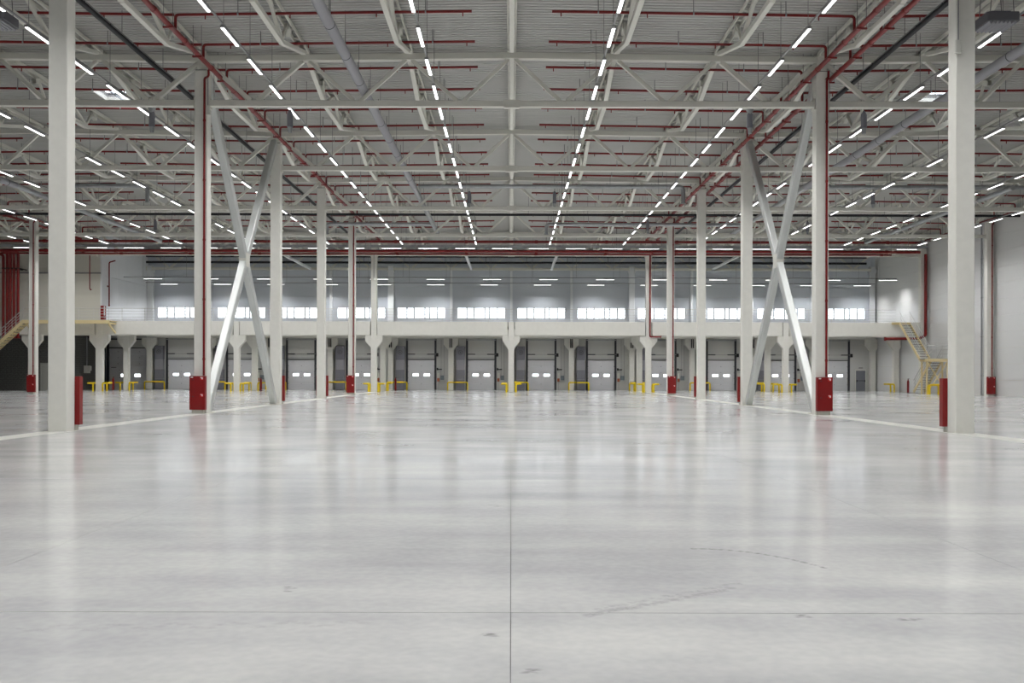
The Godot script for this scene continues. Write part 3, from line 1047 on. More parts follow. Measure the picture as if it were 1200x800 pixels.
func gate(o: Node3D) -> void:
	var w := 4.1
	var hs := [0.55, 0.55, 0.55, 0.6, 0.6, 0.6, 0.6]
	var y := 0.0
	for i in 7:
		var h: float = hs[i]
		if i < 4:
			# wicket door opening at the left
			if i == 2:
				var yy := y + h * 0.5
				var xs := [-1.0, -0.92, -0.32, 0.44, 1.04, 2.05]
				box(o, "section_strip", M.door_section, Vector3(0.52, y + 0.06, -0.1), Vector3(3.04, 0.12, 0.05))
				box(o, "section_strip", M.door_section, Vector3(0.52, y + h - 0.06, -0.1), Vector3(3.04, 0.12, 0.05))
				for q in [0, 2, 4]:
					box(o, "section_strip", M.door_section, Vector3((xs[q] + xs[q + 1]) * 0.5, yy, -0.1), Vector3(xs[q + 1] - xs[q], h - 0.24, 0.05))
				for q in [1, 3]:
					box(o, "slot_window", M.glass, Vector3((xs[q] + xs[q + 1]) * 0.5, yy, -0.1), Vector3(0.6, h - 0.24, 0.015))
			else:
				beam(o, "section", M.door_section, Vector3(0.52, y + h * 0.5, -0.1), 3.04, h, 0.05, 0.012)
			post(o, "section_end", M.door_section, Vector3(-2.0, y + h * 0.5, -0.1), 0.1, h, 0.05, 0.012)
		else:
			beam(o, "section", M.door_section, Vector3(0, y + h * 0.5, -0.1), w, h, 0.05, 0.012)
		if i > 3:
			for x in [-1.2, 0.95]:
				box(o, "hinge", M.door_pivot, Vector3(x, y + h * 0.5, -0.06), Vector3(0.08, 0.05, 0.03))
		y += h
	var wk := box(o, "wicket_door", M.door_section, Vector3(-1.475, 1.125, -0.09), Vector3(0.95, 2.25, 0.05))
	for e in [-0.7, 0.0, 0.3, 0.8]:
		box(wk, "hinge", M.door_pivot, Vector3(0.43, e, 0.04), Vector3(0.12, 0.05, 0.03))
	box(wk, "closer", M.dark_steel, Vector3(-0.15, 1.04, 0.05), Vector3(0.5, 0.06, 0.06))
	for s in [-1.0, 1.0]:
		post(o, "track", M.dark_steel, Vector3(s * (w * 0.5 + 0.11), 2.55, 0.06), 0.22, 5.1, 0.16)
	post(o, "track", M.dark_steel, Vector3(-2.62, 2.5, 0.1), 0.5, 5.0, 0.2)
	beam(o, "lintel", M.gasket, Vector3(0, 4.12, 0.03), w, 0.12, 0.06)
	beam(o, "header_rail", M.dark_steel, Vector3(0, 5.0, 0.06), w, 0.12, 0.1)

# ---------------------------------------------------------------- lamps
const LAMP_L := 1.66

func lamp(o: Node3D, along_x: bool, energy: float) -> void:
	var t := Basis.IDENTITY if not along_x else Basis(Vector3.UP, PI * 0.5)
	var n := Node3D.new()
	part(o, "housing", bar(0.13, 0.07, LAMP_L + 0.06, 0.015), M.rail_grey, Vector3(0, 0.055, 0), t)
	part(o, "clip", bar(0.05, 0.05, 0.3, 0.006), M.rail_grey, Vector3(0, 0.089, 0), t)
	part(o, "diffuser", bar(0.1, 0.03, LAMP_L, 0.01), M.lamp_glow, Vector3(0, 0.012, 0), t)
	n.free()
	# the strips carry lens optics: a wide downward beam, cut off towards the horizon
	var l := SpotLight3D.new()
	l.name = "lamp_light"
	l.spot_angle = BEAM
	l.spot_angle_attenuation = 1.0
	l.light_size = 0.08
	l.light_color = Color(1.0, 1.0, 1.0)
	l.light_energy = energy
	l.spot_range = 60.0
	l.spot_attenuation = 2.0
	l.shadow_enabled = true
	l.rotation.x = -PI * 0.5
	l.position = Vector3(0, -0.1, 0)
	o.add_child(l)

const LAMP_E := 9.4
const BEAM := 73.5

func build_lamps() -> void:
	var proto: Node3D = null
	for j in range(-8, 6):
		var x := 5.95 * (j + 0.5) + 0.12
		# trunking rail with hangers
		var ra := thing("light_rail", "thin grey lighting rail hung along the hall carrying tube lamps " + bay_of(x), "light rail", P(x, 12.175, 0), "lighting rails along the hall")
		part(ra, "rail", bar(0.06, 0.06, 86.0, 0.008), M.rail_grey, Vector3(0, 0, -38.0))
		var up := deck_y(x) - 12.175
		for k in range(-1, 17):
			var d := 30.1 + 3.05 * k
			if in_view(x, d):
				rod(ra, "hanger", M.wire, Vector3(0, 0.02, -d), Vector3(0, up, -d), 0.009, 5)
		for k in range(-10, 17):
			var d := 29.96 + 3.0 * k + LAMP_L * 0.5
			if not (in_view(x, d, 640.0) or absf(x) < 17.0):
				continue
			var at := P(x, 12.03, d)
			var label := "lit white tube lamp %s %s" % [stretch_of(d), bay_of(x)]
			if proto == null:
				proto = thing("tube_lamp", label, "lamp", at, "tube lamps in rows down the hall")
				lamp(proto, false, LAMP_E)
			else:
				copy_of(proto, at).set_meta("label", label)
	# row across the hall in front of the upper floor
	var cr := thing("light_rail", "thin grey lighting rail running across the hall before the upper floor", "light rail", P(0, 12.24, 83.0))
	beam(cr, "rail", M.rail_grey, Vector3(-6.8, 0, 0), 83.5, 0.06, 0.06, 0.008)
	var cp: Node3D = null
	for k in 25:
		var at := P(-44.2 + 3.1 * k + 3.1 + 0.0, 12.13, 83.0)
		if cp == null:
			cp = thing("tube_lamp", "lit white tube lamp in the row crossing the hall before the upper floor", "lamp", at, "tube lamps crossing the hall")
			lamp(cp, true, LAMP_E)
		else:
			copy_of(cp, at)
	# two hanging rows over the upper floor
	for row in 2:
		var d: float = [91.0, 96.5][row]
		var lr := thing("light_rail", "thin cable rail with spaced lamps hung %s over the upper floor" % ("nearer" if row == 0 else "closer to the windows"), "light rail", P(0, 10.48, d))
		rod(lr, "rail", M.wire, Vector3(-35.8, 0, 0), Vector3(35.6, 0, 0), 0.03, 6)
		for k in 18:
			rod(lr, "hanger", M.wire, Vector3(-34.0 + 4.0 * k, 0, 0), Vector3(-34.0 + 4.0 * k, deck_y(-34.0 + 4.0 * k) - 10.48, 0), 0.009, 5)
		var lp: Node3D = null
		for k in 14:
			var at := P(-33.1 + 5.22 * k - (0.4 if row == 1 else 0.0), 10.3, d)
			if lp == null:
				lp = thing("tube_lamp", "lit white tube lamp hung %s over the upper floor" % ("in the nearer row" if row == 0 else "in the row by the windows"), "lamp", at, "tube lamps over the upper floor")
				lamp(lp, true, 14.0)
				for e in [-0.7, 0.7]:
					rod(lp, "hanger", M.wire, Vector3(e, 0.09, 0), Vector3(e, 0.18, 0), 0.01, 5)
			else:
				copy_of(lp, at)
	# lamps on the underside of the upper floor
	var up2: Node3D = null
	for d in [89.5, 95.3]:
		for k in 12:
			var at := P(-33.0 + 6.0 * k, 5.6, d)
			if up2 == null:
				up2 = thing("tube_lamp", "lit tube lamp under the upper floor before the dock doors", "lamp", at, "tube lamps under the upper floor")
				lamp(up2, true, 11.5)
				for e in [-0.6, 0.6]:
					rod(up2, "hanger", M.wire, Vector3(e, 0.08, 0), Vector3(e, 0.18, 0), 0.012, 5)
			else:
				copy_of(up2, at)
	var ll := thing("tube_lamp", "lit tube lamp under the slab before the dark block wall", "lamp", P(-38.6, 5.25, 88.3))
	lamp(ll, true, 12.0)
	for e in [-0.6, 0.6]:
		rod(ll, "hanger", M.wire, Vector3(e, 0.08, 0), Vector3(e, 0.52, 0), 0.012, 5)

# ---------------------------------------------------------------- pipes
func build_pipes() -> void:
	# sprinkler branches: each half span has its own pipe
	var protos := {}
	for k in 18:
		var d := 30.1 + 3.0 * k
		for r in [-48.0, -24.0, 0.0, 24.0]:
			for s in [-1.0, 1.0]:
				if r == -48.0 and s < 0.0:
					continue
				var near_x: float = minf(absf(r + s * 1.35), absf(r + s * 11.3))
				if not in_view(near_x, d, 600.0):
					continue
				var at := P(r, 13.72, d)
				var key := "%d %d" % [r, s]
				var label := "thin red sprinkler pipe with heads %s %s" % [stretch_of(d), bay_of(r + s * 6.0)]
				if protos.has(key):
					copy_of(protos[key], at).set_meta("label", label)
					continue
				var o := thing("sprinkler_branch", label, "pipe", at, "sprinkler branch pipes")
				protos[key] = o
				var fy := func(x: float) -> float: return -0.014 * (x - 1.35)
				# ends above its main with a drop; left bays run on to the drop of the next branch
				var ends := {"0 1": 11.5, "24 -1": 11.6}
				var end: float = ends.get(key, 11.3)
				if key == "-24 1":
					rod(o, "pipe", M.pipe_red, Vector3(1.35, 0, 0), Vector3(12.65, -0.14, 0), 0.05, 8)
				else:
					part(o, "pipe", tube_mesh(rounded([Vector3(s * 1.35, 0, 0), Vector3(s * end, fy.call(end), 0), Vector3(s * end, -0.62, 0)], 0.12), 0.05, 8), M.pipe_red)
				for x in [1.65, 4.55, 7.45, 10.3]:
					rod(o, "sprinkler_head", M.pipe_red, Vector3(s * x, fy.call(x) - 0.16, 0), Vector3(s * x, fy.call(x) - 0.03, 0), 0.022, 6)
				for x in [2.9, 6.1, 9.2]:
					rod(o, "hanger", M.wire, Vector3(s * x, fy.call(x), 0), Vector3(s * x, 0.5 - SLOPE * x, 0), 0.014, 5)
					rod(o, "clamp", M.rail_grey, Vector3(s * x - 0.025, fy.call(x), 0), Vector3(s * x + 0.025, fy.call(x), 0), 0.058, 8)
	# mains along the column lines
	for q in [[-11.3, "red sprinkler main along the inner side of the column line with a single main"], [11.5, "inner one of two red sprinkler mains running side by side"], [12.4, "outer one of two red sprinkler mains running side by side"], [-35.3, "red sprinkler main over the column line beside the landing stair"], [-36.7, "red sprinkler main over the far left bay"], [35.3, "red sprinkler main along the panelled side wall"]]:
		var o := thing("sprinkler_main", q[1], "pipe", P(q[0], 13.02, 52.0))
		rod(o, "pipe", M.pipe_red, Vector3(0, 0, 32), Vector3(0, 0, -32), 0.09, 12)
		for k in 21:
			rod(o, "coupling", M.pipe_red, Vector3(0, 0, 30 - 3.0 * k), Vector3(0, 0, 29.85 - 3.0 * k), 0.107, 10)
			box(o, "bracket", M.pipe_red, Vector3(0, -0.1, 28.6 - 3.0 * k), Vector3(0.34, 0.05, 0.08))
			for e in [-0.15, 0.15]:
				rod(o, "hanger", M.wire, Vector3(e, -0.1, 28.6 - 3.0 * k), Vector3(e, deck_y(q[0]) - 13.02, 28.6 - 3.0 * k), 0.01, 5)
	# headers across the hall in front of the upper floor
	for q in [[12.87, 0.11, 84.2, "upper thick red header pipe crossing the hall before the upper floor"], [12.08, 0.12, 84.4, "lower thick red header pipe crossing the hall behind the lamp row"], [11.98, 0.07, 85.6, "thinner red header pipe just above the last lower truss chord"]]:
		var o := thing("header_pipe", q[3], "pipe", P(-6.0, q[0], q[2]))
		rod(o, "pipe", M.pipe_red, Vector3(-42, 0, 0), Vector3(41 if q[1] > 0.1 else 39, 0, 0), q[1], 12)
		for k in 14:
			rod(o, "coupling", M.pipe_red, Vector3(-40 + 6.0 * k, 0, 0), Vector3(-39.75 + 6.0 * k, 0, 0), q[1] + 0.035, 10)
			rod(o, "hanger", M.wire, Vector3(-39 + 6.0 * k, 0, 0), Vector3(-39 + 6.0 * k, deck_y(-45.0 + 6.0 * k) - q[0], 0), 0.012, 5)
	# black drain pipes
	for q in [[-13.45, "black drain pipe running along beside the column line with a single red main"], [13.55, "black drain pipe running along beside the column line with two red mains"]]:
		var o := thing("drain_pipe", q[1], "pipe", P(q[0], 13.12, 52.0))
		rod(o, "pipe", M.drain_black, Vector3(0, 0, 32), Vector3(0, 0, -31), 0.085, 12)
		box(o, "carrier_rail", M.rail_grey, Vector3(0, 0.13, 0.5), Vector3(0.04, 0.04, 63))
		for k in 32:
			box(o, "clip", M.black, Vector3(0, 0.07, 31 - 2.0 * k), Vector3(0.05, 0.12, 0.04))
		for k in 16:
			rod(o, "hanger", M.wire, Vector3(0, 0.14, 30 - 4.0 * k), Vector3(0, deck_y(q[0]) - 13.12, 30 - 4.0 * k), 0.012, 5)
	var cd := thing("drain_pipe", "black drain pipe crossing the whole hall just under a truss chord", "pipe", P(0, 12.84, 69.8))
	rod(cd, "pipe", M.drain_black, Vector3(-46, 0, 0), Vector3(36, 0, 0), 0.085, 10)
	for k in 20:
		rod(cd, "hanger", M.wire, Vector3(-45 + 4.2 * k, 0, 0), Vector3(-45 + 4.2 * k, deck_y(-45 + 4.2 * k) - 12.84, 0), 0.012, 5)
	for q in [[13.12, "upper one of two dark pipes running above the ribbon windows"], [12.52, "lower one of two dark pipes running above the ribbon windows"]]:
		var o := thing("dark_wall_pipe", q[1], "pipe", P(0, q[0], 96.9))
		rod(o, "pipe", M.drain_black, Vector3(-35.9, 0, 0), Vector3(34.9, 0, 0), 0.11, 10)
		for k in 18:
			rod(o, "hanger", M.dark_steel, Vector3(-34.5 + 4.0 * k, 0, 0), Vector3(-34.5 + 4.0 * k, deck_y(-34.5 + 4.0 * k) - q[0], 0), 0.02, 5)
	# cable tray before the upper floor
	var tr := thing("cable_tray", "galvanized cable tray crossing the hall between the two red header pipes", "cable tray", P(-6.0, 12.5, 84.2))
	for z in [-0.25, 0.25]:
		beam(tr, "side_rail", M.galvanized, Vector3(0, 0, z), 83, 0.12, 0.03, 0.005)
	for k in 56:
		box(tr, "rung", M.galvanized, Vector3(-41.2 + 1.5 * k, -0.03, 0), Vector3(0.06, 0.03, 0.48))
	for k in 20:
		rod(tr, "hanger", M.wire, Vector3(-40 + 4.2 * k, 0, 0.28), Vector3(-40 + 4.2 * k, deck_y(-46 + 4.2 * k) - 12.5, 0.28), 0.012, 5)
	# risers of the pump room at the left edge
	for k in 5:
		var x: float = [-44.2, -43.86, -43.58, -43.28, -42.92][k]
		var o := thing("pump_riser", "thick red riser pipe in a bundle of five behind the cream stair", "pipe", P(x, 4.6, 85.75), "thick red risers")
		var bend := Vector3(-1.6, 0, 0) if k == 0 else Vector3(0, 0, 1.2)
		var topy := (11.9 if k == 0 else 12.08) - 4.6
		part(o, "pipe", tube_mesh(rounded([Vector3.ZERO, Vector3(0, topy, 0), Vector3(0, topy, 0) + bend], 0.3, 5), 0.115, 12), M.pipe_red)
		rod(o, "flange", M.cabinet_red, Vector3(0, 0, 0), Vector3(0, 0.12, 0), 0.19, 12)
		rod(o, "coupling", M.black, Vector3(0, 6.05, 0), Vector3(0, 6.13, 0), 0.14, 12)
		box(o, "support", M.dark_steel, Vector3(0, 6.09, -0.75), Vector3(0.1, 0.08, 1.5))
	# drop pipes
	drop_pipe("thin red drop pipe ending on the cream upper wall", [P(-37.2, 12.08, 84.5), P(-37.2, 12.08, 86.95), P(-37.2, 8.95, 86.95), P(-37.05, 8.95, 86.95)], 0.045)
	drop_pipe("red drop pipe in front of the white side wall above a hose reel box", [P(-35.6, 11.7, 88.6), P(-36.15, 11.55, 88.6), P(-36.15, 7.6, 88.6)], 0.055)
	drop_pipe("red riser on a column front turning right under the upper floor", [P(12.1, 12.0, 84.5), P(12.1, 12.0, 85.94), P(12.1, 4.85, 85.94), P(13.1, 4.85, 85.94)], 0.07)
	drop_pipe("thick dark red pipe on the wall column turning back under the upper floor", [P(36.1, 12.1, 85.88), P(36.1, 5.05, 85.88), P(35.5, 4.75, 85.85), P(32.5, 4.72, 85.85)], 0.13)
	var br := thing("pipe_bracket", "small red bracket holding the drop pipe to the white side wall", "bracket", P(-36.23, 9.4, 88.6))
	box(br, "arm", M.pipe_red, Vector3.ZERO, Vector3(0.18, 0.06, 0.06))
	box(br, "wall_plate", M.pipe_red, Vector3(-0.08, 0, 0), Vector3(0.02, 0.16, 0.16))
	# pair of grey downpipes on the right wall
	for k in 2:
		var o := thing("downpipe", "upright grey pipe fixed to the panelled side wall behind a red-piped column", "pipe", P(36.3, 0, 75.6 + 0.5 * k), "grey pipes on the side wall")
		rod(o, "pipe", M.galvanized, Vector3(0, 0, 0), Vector3(0, 13.6, 0), 0.06, 10)
		for y in [1.5, 4.5, 7.5, 10.5]:
			rod(o, "clamp", M.rail_grey, Vector3(0, y, 0), Vector3(0, y + 0.06, 0), 0.075, 10)

func drop_pipe(label: String, pts: Array, r: float) -> void:
	var base: Vector3 = pts[-1]
	var o := thing("drop_pipe", label, "pipe", base)
	var local := []
	for p in pts:
		local.append(p - base)
	part(o, "pipe", tube_mesh(rounded(local, 0.14), r, 10), M.pipe_red)
	var e: Vector3 = local[-1] - local[-2]
	rod(o, "coupling", M.pipe_red, local[-1] - e.normalized() * 0.12, local[-1], r * 1.35)

# ---------------------------------------------------------------- ducts and air units
func build_ducts() -> void:
	for q in [[-5.77, 24.0, 77.5, "long grey fabric air duct running under the middle of the roof"], [17.3, 24.0, 77.5, "long grey fabric air duct running under the roof past a skylight"], [-29.2, 56.0, 82.0, "long grey fabric air duct under the roof of the far left bay"], [29.5, 58.0, 82.0, "long grey air duct under the roof near the side wall"]]:
		var o := thing("air_duct", q[3], "duct", P(q[0], 12.59, 0))
		var d0: float = q[1]
		var d1: float = q[2]
		var split := minf(58.0, d1)
		if d0 < split:
			rod(o, "fabric_sleeve", M.duct_fabric, Vector3(0, 0, -d0), Vector3(0, 0, -split), 0.18, 16)
		rod(o, "metal_sleeve", M.galvanized, Vector3(0, 0, -maxf(split, d0)), Vector3(0, 0, -d1), 0.155, 16)
		var d := d0 + 1.0
		while d < d1:
			var metal := d > 58.0
			rod(o, "band", M.galvanized if metal else M.duct_band, Vector3(0, 0, -d), Vector3(0, 0, -d - 0.05), 0.168 if metal else 0.184, 16)
			rod(o, "hanger", M.wire, Vector3(0, 0.15, -d), Vector3(0, deck_y(q[0]) - 12.59, -d), 0.01, 5)
			d += 3.05
	# metal cross ducts with an elbow turned down at an end
	cross_duct("galvanized cross duct below the third truss ending in a downturned elbow", [P(-5.83, 13.3, 61.7), P(10.75, 13.3, 61.7), P(10.75, 12.25, 61.7)], 0.13)
	cross_duct("galvanized cross duct over the left bay ending in a downturned elbow", [P(-28.8, 13.3, 61.7), P(-22.8, 13.3, 61.7), P(-22.8, 12.25, 61.7)], 0.13)
	cross_duct("galvanized cross duct of the right bay turned down beside the fabric duct", [P(17.5, 13.3, 61.7), P(33.0, 13.3, 61.7), P(33.0, 12.25, 61.7)], 0.13)
	cross_duct("galvanized cross duct from the middle fabric duct to the left column line", [P(-5.83, 12.76, 73.7), P(-13.8, 12.76, 73.7), P(-13.8, 12.0, 73.7)], 0.13)
	cross_duct("galvanized cross duct between two column lines with a stub turned down", [P(17.4, 12.76, 73.7), P(2.6, 12.76, 73.7), P(2.6, 12.0, 73.7)], 0.13)
	cross_duct("slim grey duct behind the second truss left of the single red main", [P(-8.75, 12.18, 38.9), P(-14.2, 12.18, 38.9), P(-14.2, 11.95, 38.9)], 0.12)
	cross_duct("slim grey duct behind the second truss beside the two red mains", [P(13.9, 12.18, 38.9), P(9.4, 12.18, 38.9), P(9.4, 11.95, 38.9)], 0.12)
	# hanging nozzles
	for q in [[-8.75, 38.9], [-14.2, 38.9], [9.4, 38.9], [13.9, 38.9]]:
		nozzle(P(q[0], 11.05, q[1]), 0.9, 12.07)
	for q in [[-2.65, 61.9], [2.7, 61.9], [22.7, 61.9], [-26.6, 73.6], [10.15, 73.4], [0.1 + 22.0, 73.6]]:
		nozzle(P(q[0], 12.05, q[1]), 1.0, deck_y(q[0]))
	# box-shaped air units hung on wires
	for x in [-15.35, 14.4]:
		var o := thing("air_heater", "dark grey louvred air unit hung on wires beside a lamp row", "air heater", P(x, 11.75, 29.3), "hung air units")
		post(o, "case", M.heater_grey, Vector3(0, 0.3, 0), 0.95, 0.26, 0.95, 0.05)
		post(o, "lid", M.dark_steel, Vector3(0, 0.47, 0), 0.6, 0.08, 0.6, 0.03)
		for k in 7:
			part(o, "louvre", bar(0.06, 0.09, 0.84, 0.006), M.curtain_light, Vector3(-0.36 + 0.12 * k, 0.14, 0), Basis(Vector3(0, 0, 1), 0.5))
		for e in [-0.35, 0.35]:
			for z in [-0.35, 0.35]:
				rod(o, "hanger", M.wire, Vector3(e, 0.42, z), Vector3(e * 0.6, deck_y(x) - 11.75, z), 0.012, 5)

func cross_duct(label: String, pts: Array, r: float) -> void:
	var base: Vector3 = pts[0]
	var o := thing("cross_duct", label, "duct", base)
	var local := []
	for p in pts:
		local.append(p - base)
	part(o, "sleeve", tube_mesh(rounded(local, 0.3, 5), r, 14), M.galvanized)
	var a: Vector3 = local[-3]
	var b: Vector3 = local[-2]
	var n := maxi(int((b - a).length() / 1.5), 1)
	var u := (b - a).normalized()
	for k in range(1, n):
		rod(o, "band", M.galvanized, a + u * 1.5 * k, a + u * (1.5 * k + 0.06), r + 0.012, 14)
		if k % 2 == 0:
			var p: Vector3 = a + u * 1.5 * k
			rod(o, "hanger", M.wire, p, Vector3(p.x, deck_y(base.x + p.x) - base.y, p.z), 0.01, 5)
	rod(o, "collar", M.galvanized, local[-1] + Vector3(0, 0.06, 0), local[-1], r + 0.02, 14)

func nozzle(at: Vector3, h: float, top: float) -> void:
	var o := thing("jet_nozzle", "slim grey upright air nozzle hanging under the roof steel", "air nozzle", at, "hanging air nozzles")
	part(o, "barrel", tube_mesh([Vector3(0, 0.22, 0), Vector3(0, h - 0.16, 0), Vector3(0, h, 0)], [0.115, 0.115, 0.04], 14), M.curtain_grey)
	part(o, "tip", tube_mesh([Vector3(0, 0.22, 0), Vector3(0, 0.0, 0)], [0.1, 0.07], 14), M.galvanized)
	rod(o, "hanger", M.wire, Vector3(0, h - 0.02, 0), Vector3(0, top - at.y, 0), 0.012, 5)

# ---------------------------------------------------------------- stairs
func flight(o: Node3D, x0: float, x1: float, a: Vector2, b: Vector2, rails: Array) -> void:
	# a, b: (depth, height) of the flight's two ends
	for x in [x0, x1]:
		member(o, "stringer", M.cream_steel, P(x, a.y, a.x), P(x, b.y, b.x), 0.06, 0.26, 0.008)
	var n := int(absf(a.y - b.y) / 0.2)
	for i in range(1, n):
		var t := float(i) / n
		box(o, "tread", M.tread, P((x0 + x1) * 0.5, lerpf(a.y, b.y, t), lerpf(a.x, b.x, t)), Vector3(x1 - x0 - 0.07, 0.04, 0.24))
	for x in rails:
		for h in [1.0, 0.68, 0.36]:
			rod(o, "handrail", M.railing_white, P(x, a.y + h, a.x), P(x, b.y + h, b.x), 0.03 if h > 0.9 else 0.018, 6)
		for i in 4:
			var t := (i + 0.3) / 3.6
			var y := lerpf(a.y, b.y, t)
			rod(o, "baluster", M.railing_white, P(x, y, lerpf(a.x, b.x, t)), P(x, y + 1.0, lerpf(a.x, b.x, t)), 0.014, 6)

func build_stairs() -> void:
	# right: two flights beside the side wall
	var o := thing("steel_stair", "cream two-flight steel stair beside the panelled side wall", "stair")
	flight(o, 33.8, 34.65, Vector2(85.75, 6.05), Vector2(81.6, 2.9), [33.8, 34.65])
	flight(o, 34.8, 35.7, Vector2(81.7, 2.75), Vector2(85.2, 0.12), [34.8, 35.7])
	box(o, "landing", M.tread, P(34.75, 2.88, 81.0), Vector3(1.9, 0.05, 1.1))
	beam(o, "landing_beam", M.cream_steel, P(34.75, 2.78, 80.45), 1.96, 0.24, 0.07)
	beam(o, "landing_beam", M.cream_steel, P(34.75, 2.78, 81.55), 1.9, 0.2, 0.07)
	beam(o, "top_beam", M.cream_steel, P(33.9, 6.05, 85.85), 1.5, 0.2, 0.12)
	for x in [33.95, 35.65]:
		for d in [80.5, 81.5]:
			post(o, "post", M.cream_steel, P(x, 1.33, d), 0.12, 2.66, 0.12)
	member(o, "tie", M.cream_steel, P(34.0, 2.6, 80.48), P(35.6, 0.1, 80.48), 0.06, 0.08, 0.006)
	member(o, "tie", M.cream_steel, P(35.6, 2.6, 80.53), P(34.0, 0.1, 80.53), 0.06, 0.08, 0.006)
	for h in [1.1, 0.75, 0.4]:
		rod(o, "handrail", M.railing_white, P(33.85, 2.9 + h, 80.48), P(35.7, 2.9 + h, 80.48), 0.03 if h > 1.0 else 0.018, 6)
		rod(o, "handrail", M.railing_white, P(35.7, 2.9 + h, 80.48), P(35.7, 2.9 + h, 81.6), 0.03 if h > 1.0 else 0.018, 6)
	for x in [33.85, 34.3, 34.75, 35.2, 35.7]:
		rod(o, "baluster", M.railing_white, P(x, 2.9, 80.48), P(x, 4.0, 80.48), 0.014, 6)
	var g := thing("bumper_hoop", "yellow hoop guarding the foot of the cream stair", "guard rail", P(34.35, 0, 79.9))
	hoop(g, "hoop", -0.42, 0.42, 0.78, 0.08)
	hoop(g, "hoop", -0.42, 0.42, 0.74, 0.06, -0.35)
	# left: straight flight along the wall and a walkway
	var l := thing("walkway_stair", "cream steel stair and walkway before the red riser bundle", "stair")
	var a := P(-47.4, 0.8, 84.6)
	var b := P(-41.7, 5.95, 84.6)
	for d in [84.2, 85.1]:
		member(l, "stringer", M.cream_steel, P(-47.4, 0.8, d), P(-41.7, 6.0, d), 0.06, 0.3, 0.008)
	for i in 22:
		var t := (i + 0.5) / 22.0
		var p := a.lerp(b, t)
		box(l, "tread", M.tread, p + Vector3(0, -0.06, 0), Vector3(0.26, 0.04, 0.84))
		box(l, "tread_bracket", M.cream_steel, Vector3(p.x, p.y - 0.2, -84.15), Vector3(0.03, 0.2, 0.05))
	for h in [1.05, 0.8, 0.55, 0.3]:
		rod(l, "handrail", M.railing_white, P(-47.4, 0.8 + h, 84.2), P(-41.7, 6.0 + h, 84.2), 0.03 if h > 1.0 else 0.018, 6)
		rod(l, "handrail", M.railing_white, P(-41.7, 6.08 + h, 84.2), P(-34.4, 6.08 + h, 84.2), 0.03 if h > 1.0 else 0.018, 6)
	for i in 7:
		var t := i / 6.0
		rod(l, "baluster", M.railing_white, P(lerpf(-47.4, -41.7, t), lerpf(0.8, 6.0, t), 84.2), P(lerpf(-47.4, -41.7, t), lerpf(1.85, 7.05, t), 84.2), 0.016, 6)
	for i in 6:
		rod(l, "baluster", M.railing_white, P(-40.8 + 1.28 * i, 6.0, 84.2), P(-40.8 + 1.28 * i, 7.13, 84.2), 0.016, 6)
	beam(l, "walkway_edge", M.cream_steel, P(-38.05, 5.96, 84.2), 7.4, 0.3, 0.08)
	box(l, "walkway_plate", M.cream_steel, P(-38.05, 6.08, 85.1), Vector3(7.3, 0.05, 1.75))
	for x in [-41.6, -38.6, -34.5]:
		member(l, "bracket", M.cream_steel, P(x, 5.85, 84.4), P(x, 5.1, 85.9), 0.1, 0.14, 0.01)
		box(l, "bracket_arm", M.cream_steel, P(x, 5.88, 85.1), Vector3(0.1, 0.16, 1.7))
	# pass door in the dock wall and one in the block wall
	var d1 := structure("door_1", P(34.95, 0, BACK))
	post(d1, "leaf", M.door_grey, Vector3(0, 1.0, 0.04), 0.92, 2.0, 0.05, 0.006)
	beam(d1, "push_bar", M.black, Vector3(0, 1.0, 0.1), 0.8, 0.05, 0.05)
	for s in [-1.0, 1.0]:
		box(d1, "bar_end", M.black, Vector3(s * 0.4, 0.98, 0.09), Vector3(0.08, 0.2, 0.08))
		post(d1, "frame", M.box_white, Vector3(s * 0.52, 1.03, 0.03), 0.1, 2.12, 0.08)
	beam(d1, "frame", M.box_white, Vector3(0, 2.07, 0.03), 1.14, 0.1, 0.08)
	beam(d1, "closer", M.dark_steel, Vector3(0, 2.28, 0.06), 0.4, 0.07, 0.08)
	var d2 := structure("door_2", P(-42.4, 0, 90.06))
	post(d2, "leaf", M.door_pale, Vector3(0, 1.2, 0.02), 1.0, 2.4, 0.06, 0.006)
	for s in [-1.0, 1.0]:
		post(d2, "frame", M.door_pale, Vector3(s * 0.56, 1.23, 0.02), 0.1, 2.5, 0.1)
	beam(d2, "frame", M.door_pale, Vector3(0, 2.46, 0.02), 1.2, 0.1, 0.1)
	box(d2, "handle", M.black, Vector3(0.38, 1.1, 0.07), Vector3(0.14, 0.04, 0.05))

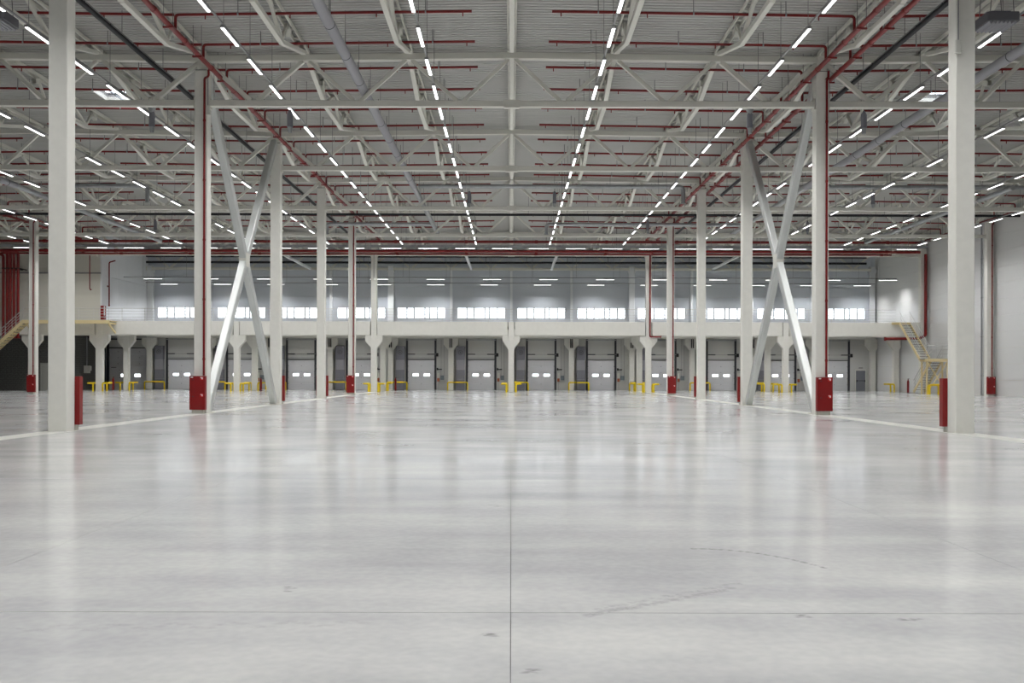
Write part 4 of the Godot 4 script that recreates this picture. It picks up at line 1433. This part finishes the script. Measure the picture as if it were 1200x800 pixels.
# ---------------------------------------------------------------- small things
func build_small_things() -> void:
	# electrical box with its conduit on the block wall
	var o := thing("switch_box", "cream switch box with an upright conduit on the dark block wall", "switch box", P(-41.0, 1.6, 95.0))
	post(o, "case", M.box_white, Vector3(0.12, 0.35, 0), 0.4, 0.72, 0.62, 0.02)
	post(o, "side_case", M.box_white, Vector3(0.42, 0.45, 0.1), 0.2, 0.45, 0.45, 0.02)
	rod(o, "conduit", M.galvanized, Vector3(0.1, 0.7, 0), Vector3(0.1, 3.5, 0), 0.05, 8)
	var bx := thing("duct_box", "dark steel duct box under the slab beside the block wall", "duct", P(-40.6, 4.96, 96.0))
	post(bx, "box", M.dark_steel, Vector3(0, 0.4, 0), 0.9, 0.8, 1.0, 0.02)
	post(bx, "end_plate", M.galvanized, Vector3(0.5, 0.4, 0.2), 0.08, 0.76, 0.6, 0.02)
	# hose reel box on the upper floor
	var h := thing("hose_box", "narrow red hose box on the upper floor by the white side wall", "cabinet", P(-36.1, 6.14, 87.2))
	post(h, "body", M.cabinet_red, Vector3(0, 0.7, 0), 0.3, 1.4, 0.5, 0.01)
	for k in 4:
		box(h, "slot", M.cabinet_red_trim, Vector3(0, 0.3 + 0.3 * k, 0.26), Vector3(0.22, 0.05, 0.02))
	box(h, "plate", M.sticker, Vector3(0.18, 1.0, 0.2), Vector3(0.05, 0.9, 0.12))
	# red post near the stair and by the gate
	for q in [[35.0, 86.9, "small red extinguisher standing behind the cream stair"], [-36.9, 91.4, "small red extinguisher standing by the large gate"], [-23.1, 91.0, "small red extinguisher standing behind a short flared column"], [-11.2, 95.5, "small red extinguisher by the dock wall behind a tall column"]]:
		var e := thing("fire_extinguisher", q[2], "extinguisher", P(q[0], 0, q[1]))
		part(e, "bottle", tube_mesh([Vector3(0, 0.02, 0), Vector3(0, 1.0, 0), Vector3(0, 1.12, 0), Vector3(0, 1.2, 0)], [0.1, 0.1, 0.05, 0.03], 12), M.cabinet_red)
		box(e, "valve", M.black, Vector3(0.03, 1.23, 0), Vector3(0.14, 0.05, 0.04))
		rod(e, "foot", M.black, Vector3(0, 0, 0), Vector3(0, 0.04, 0), 0.11, 12)
	# sensor boxes with conduits on columns
	for q in [[11.78, 26.3 - 0.29, 10.2, 13.3, "white sensor box with conduit high on the broadest column"], [-11.72, 38.3 - 0.28, 11.7, 13.2, "small sensor box with conduit at the head of a column beside a brace"], [-12.0, 86.3 - 0.28, 9.9, 12.0, "small sensor box with conduit on a column above the upper floor"]]:
		var e := thing("sensor_box", q[4], "sensor", P(q[0], q[2], q[1]))
		post(e, "case", M.box_white, Vector3(0, 0, 0), 0.16, 0.34, 0.08, 0.02)
		rod(e, "conduit", M.rail_grey, Vector3(0, 0.17, 0), Vector3(0, q[3] - q[2], 0), 0.018, 6)
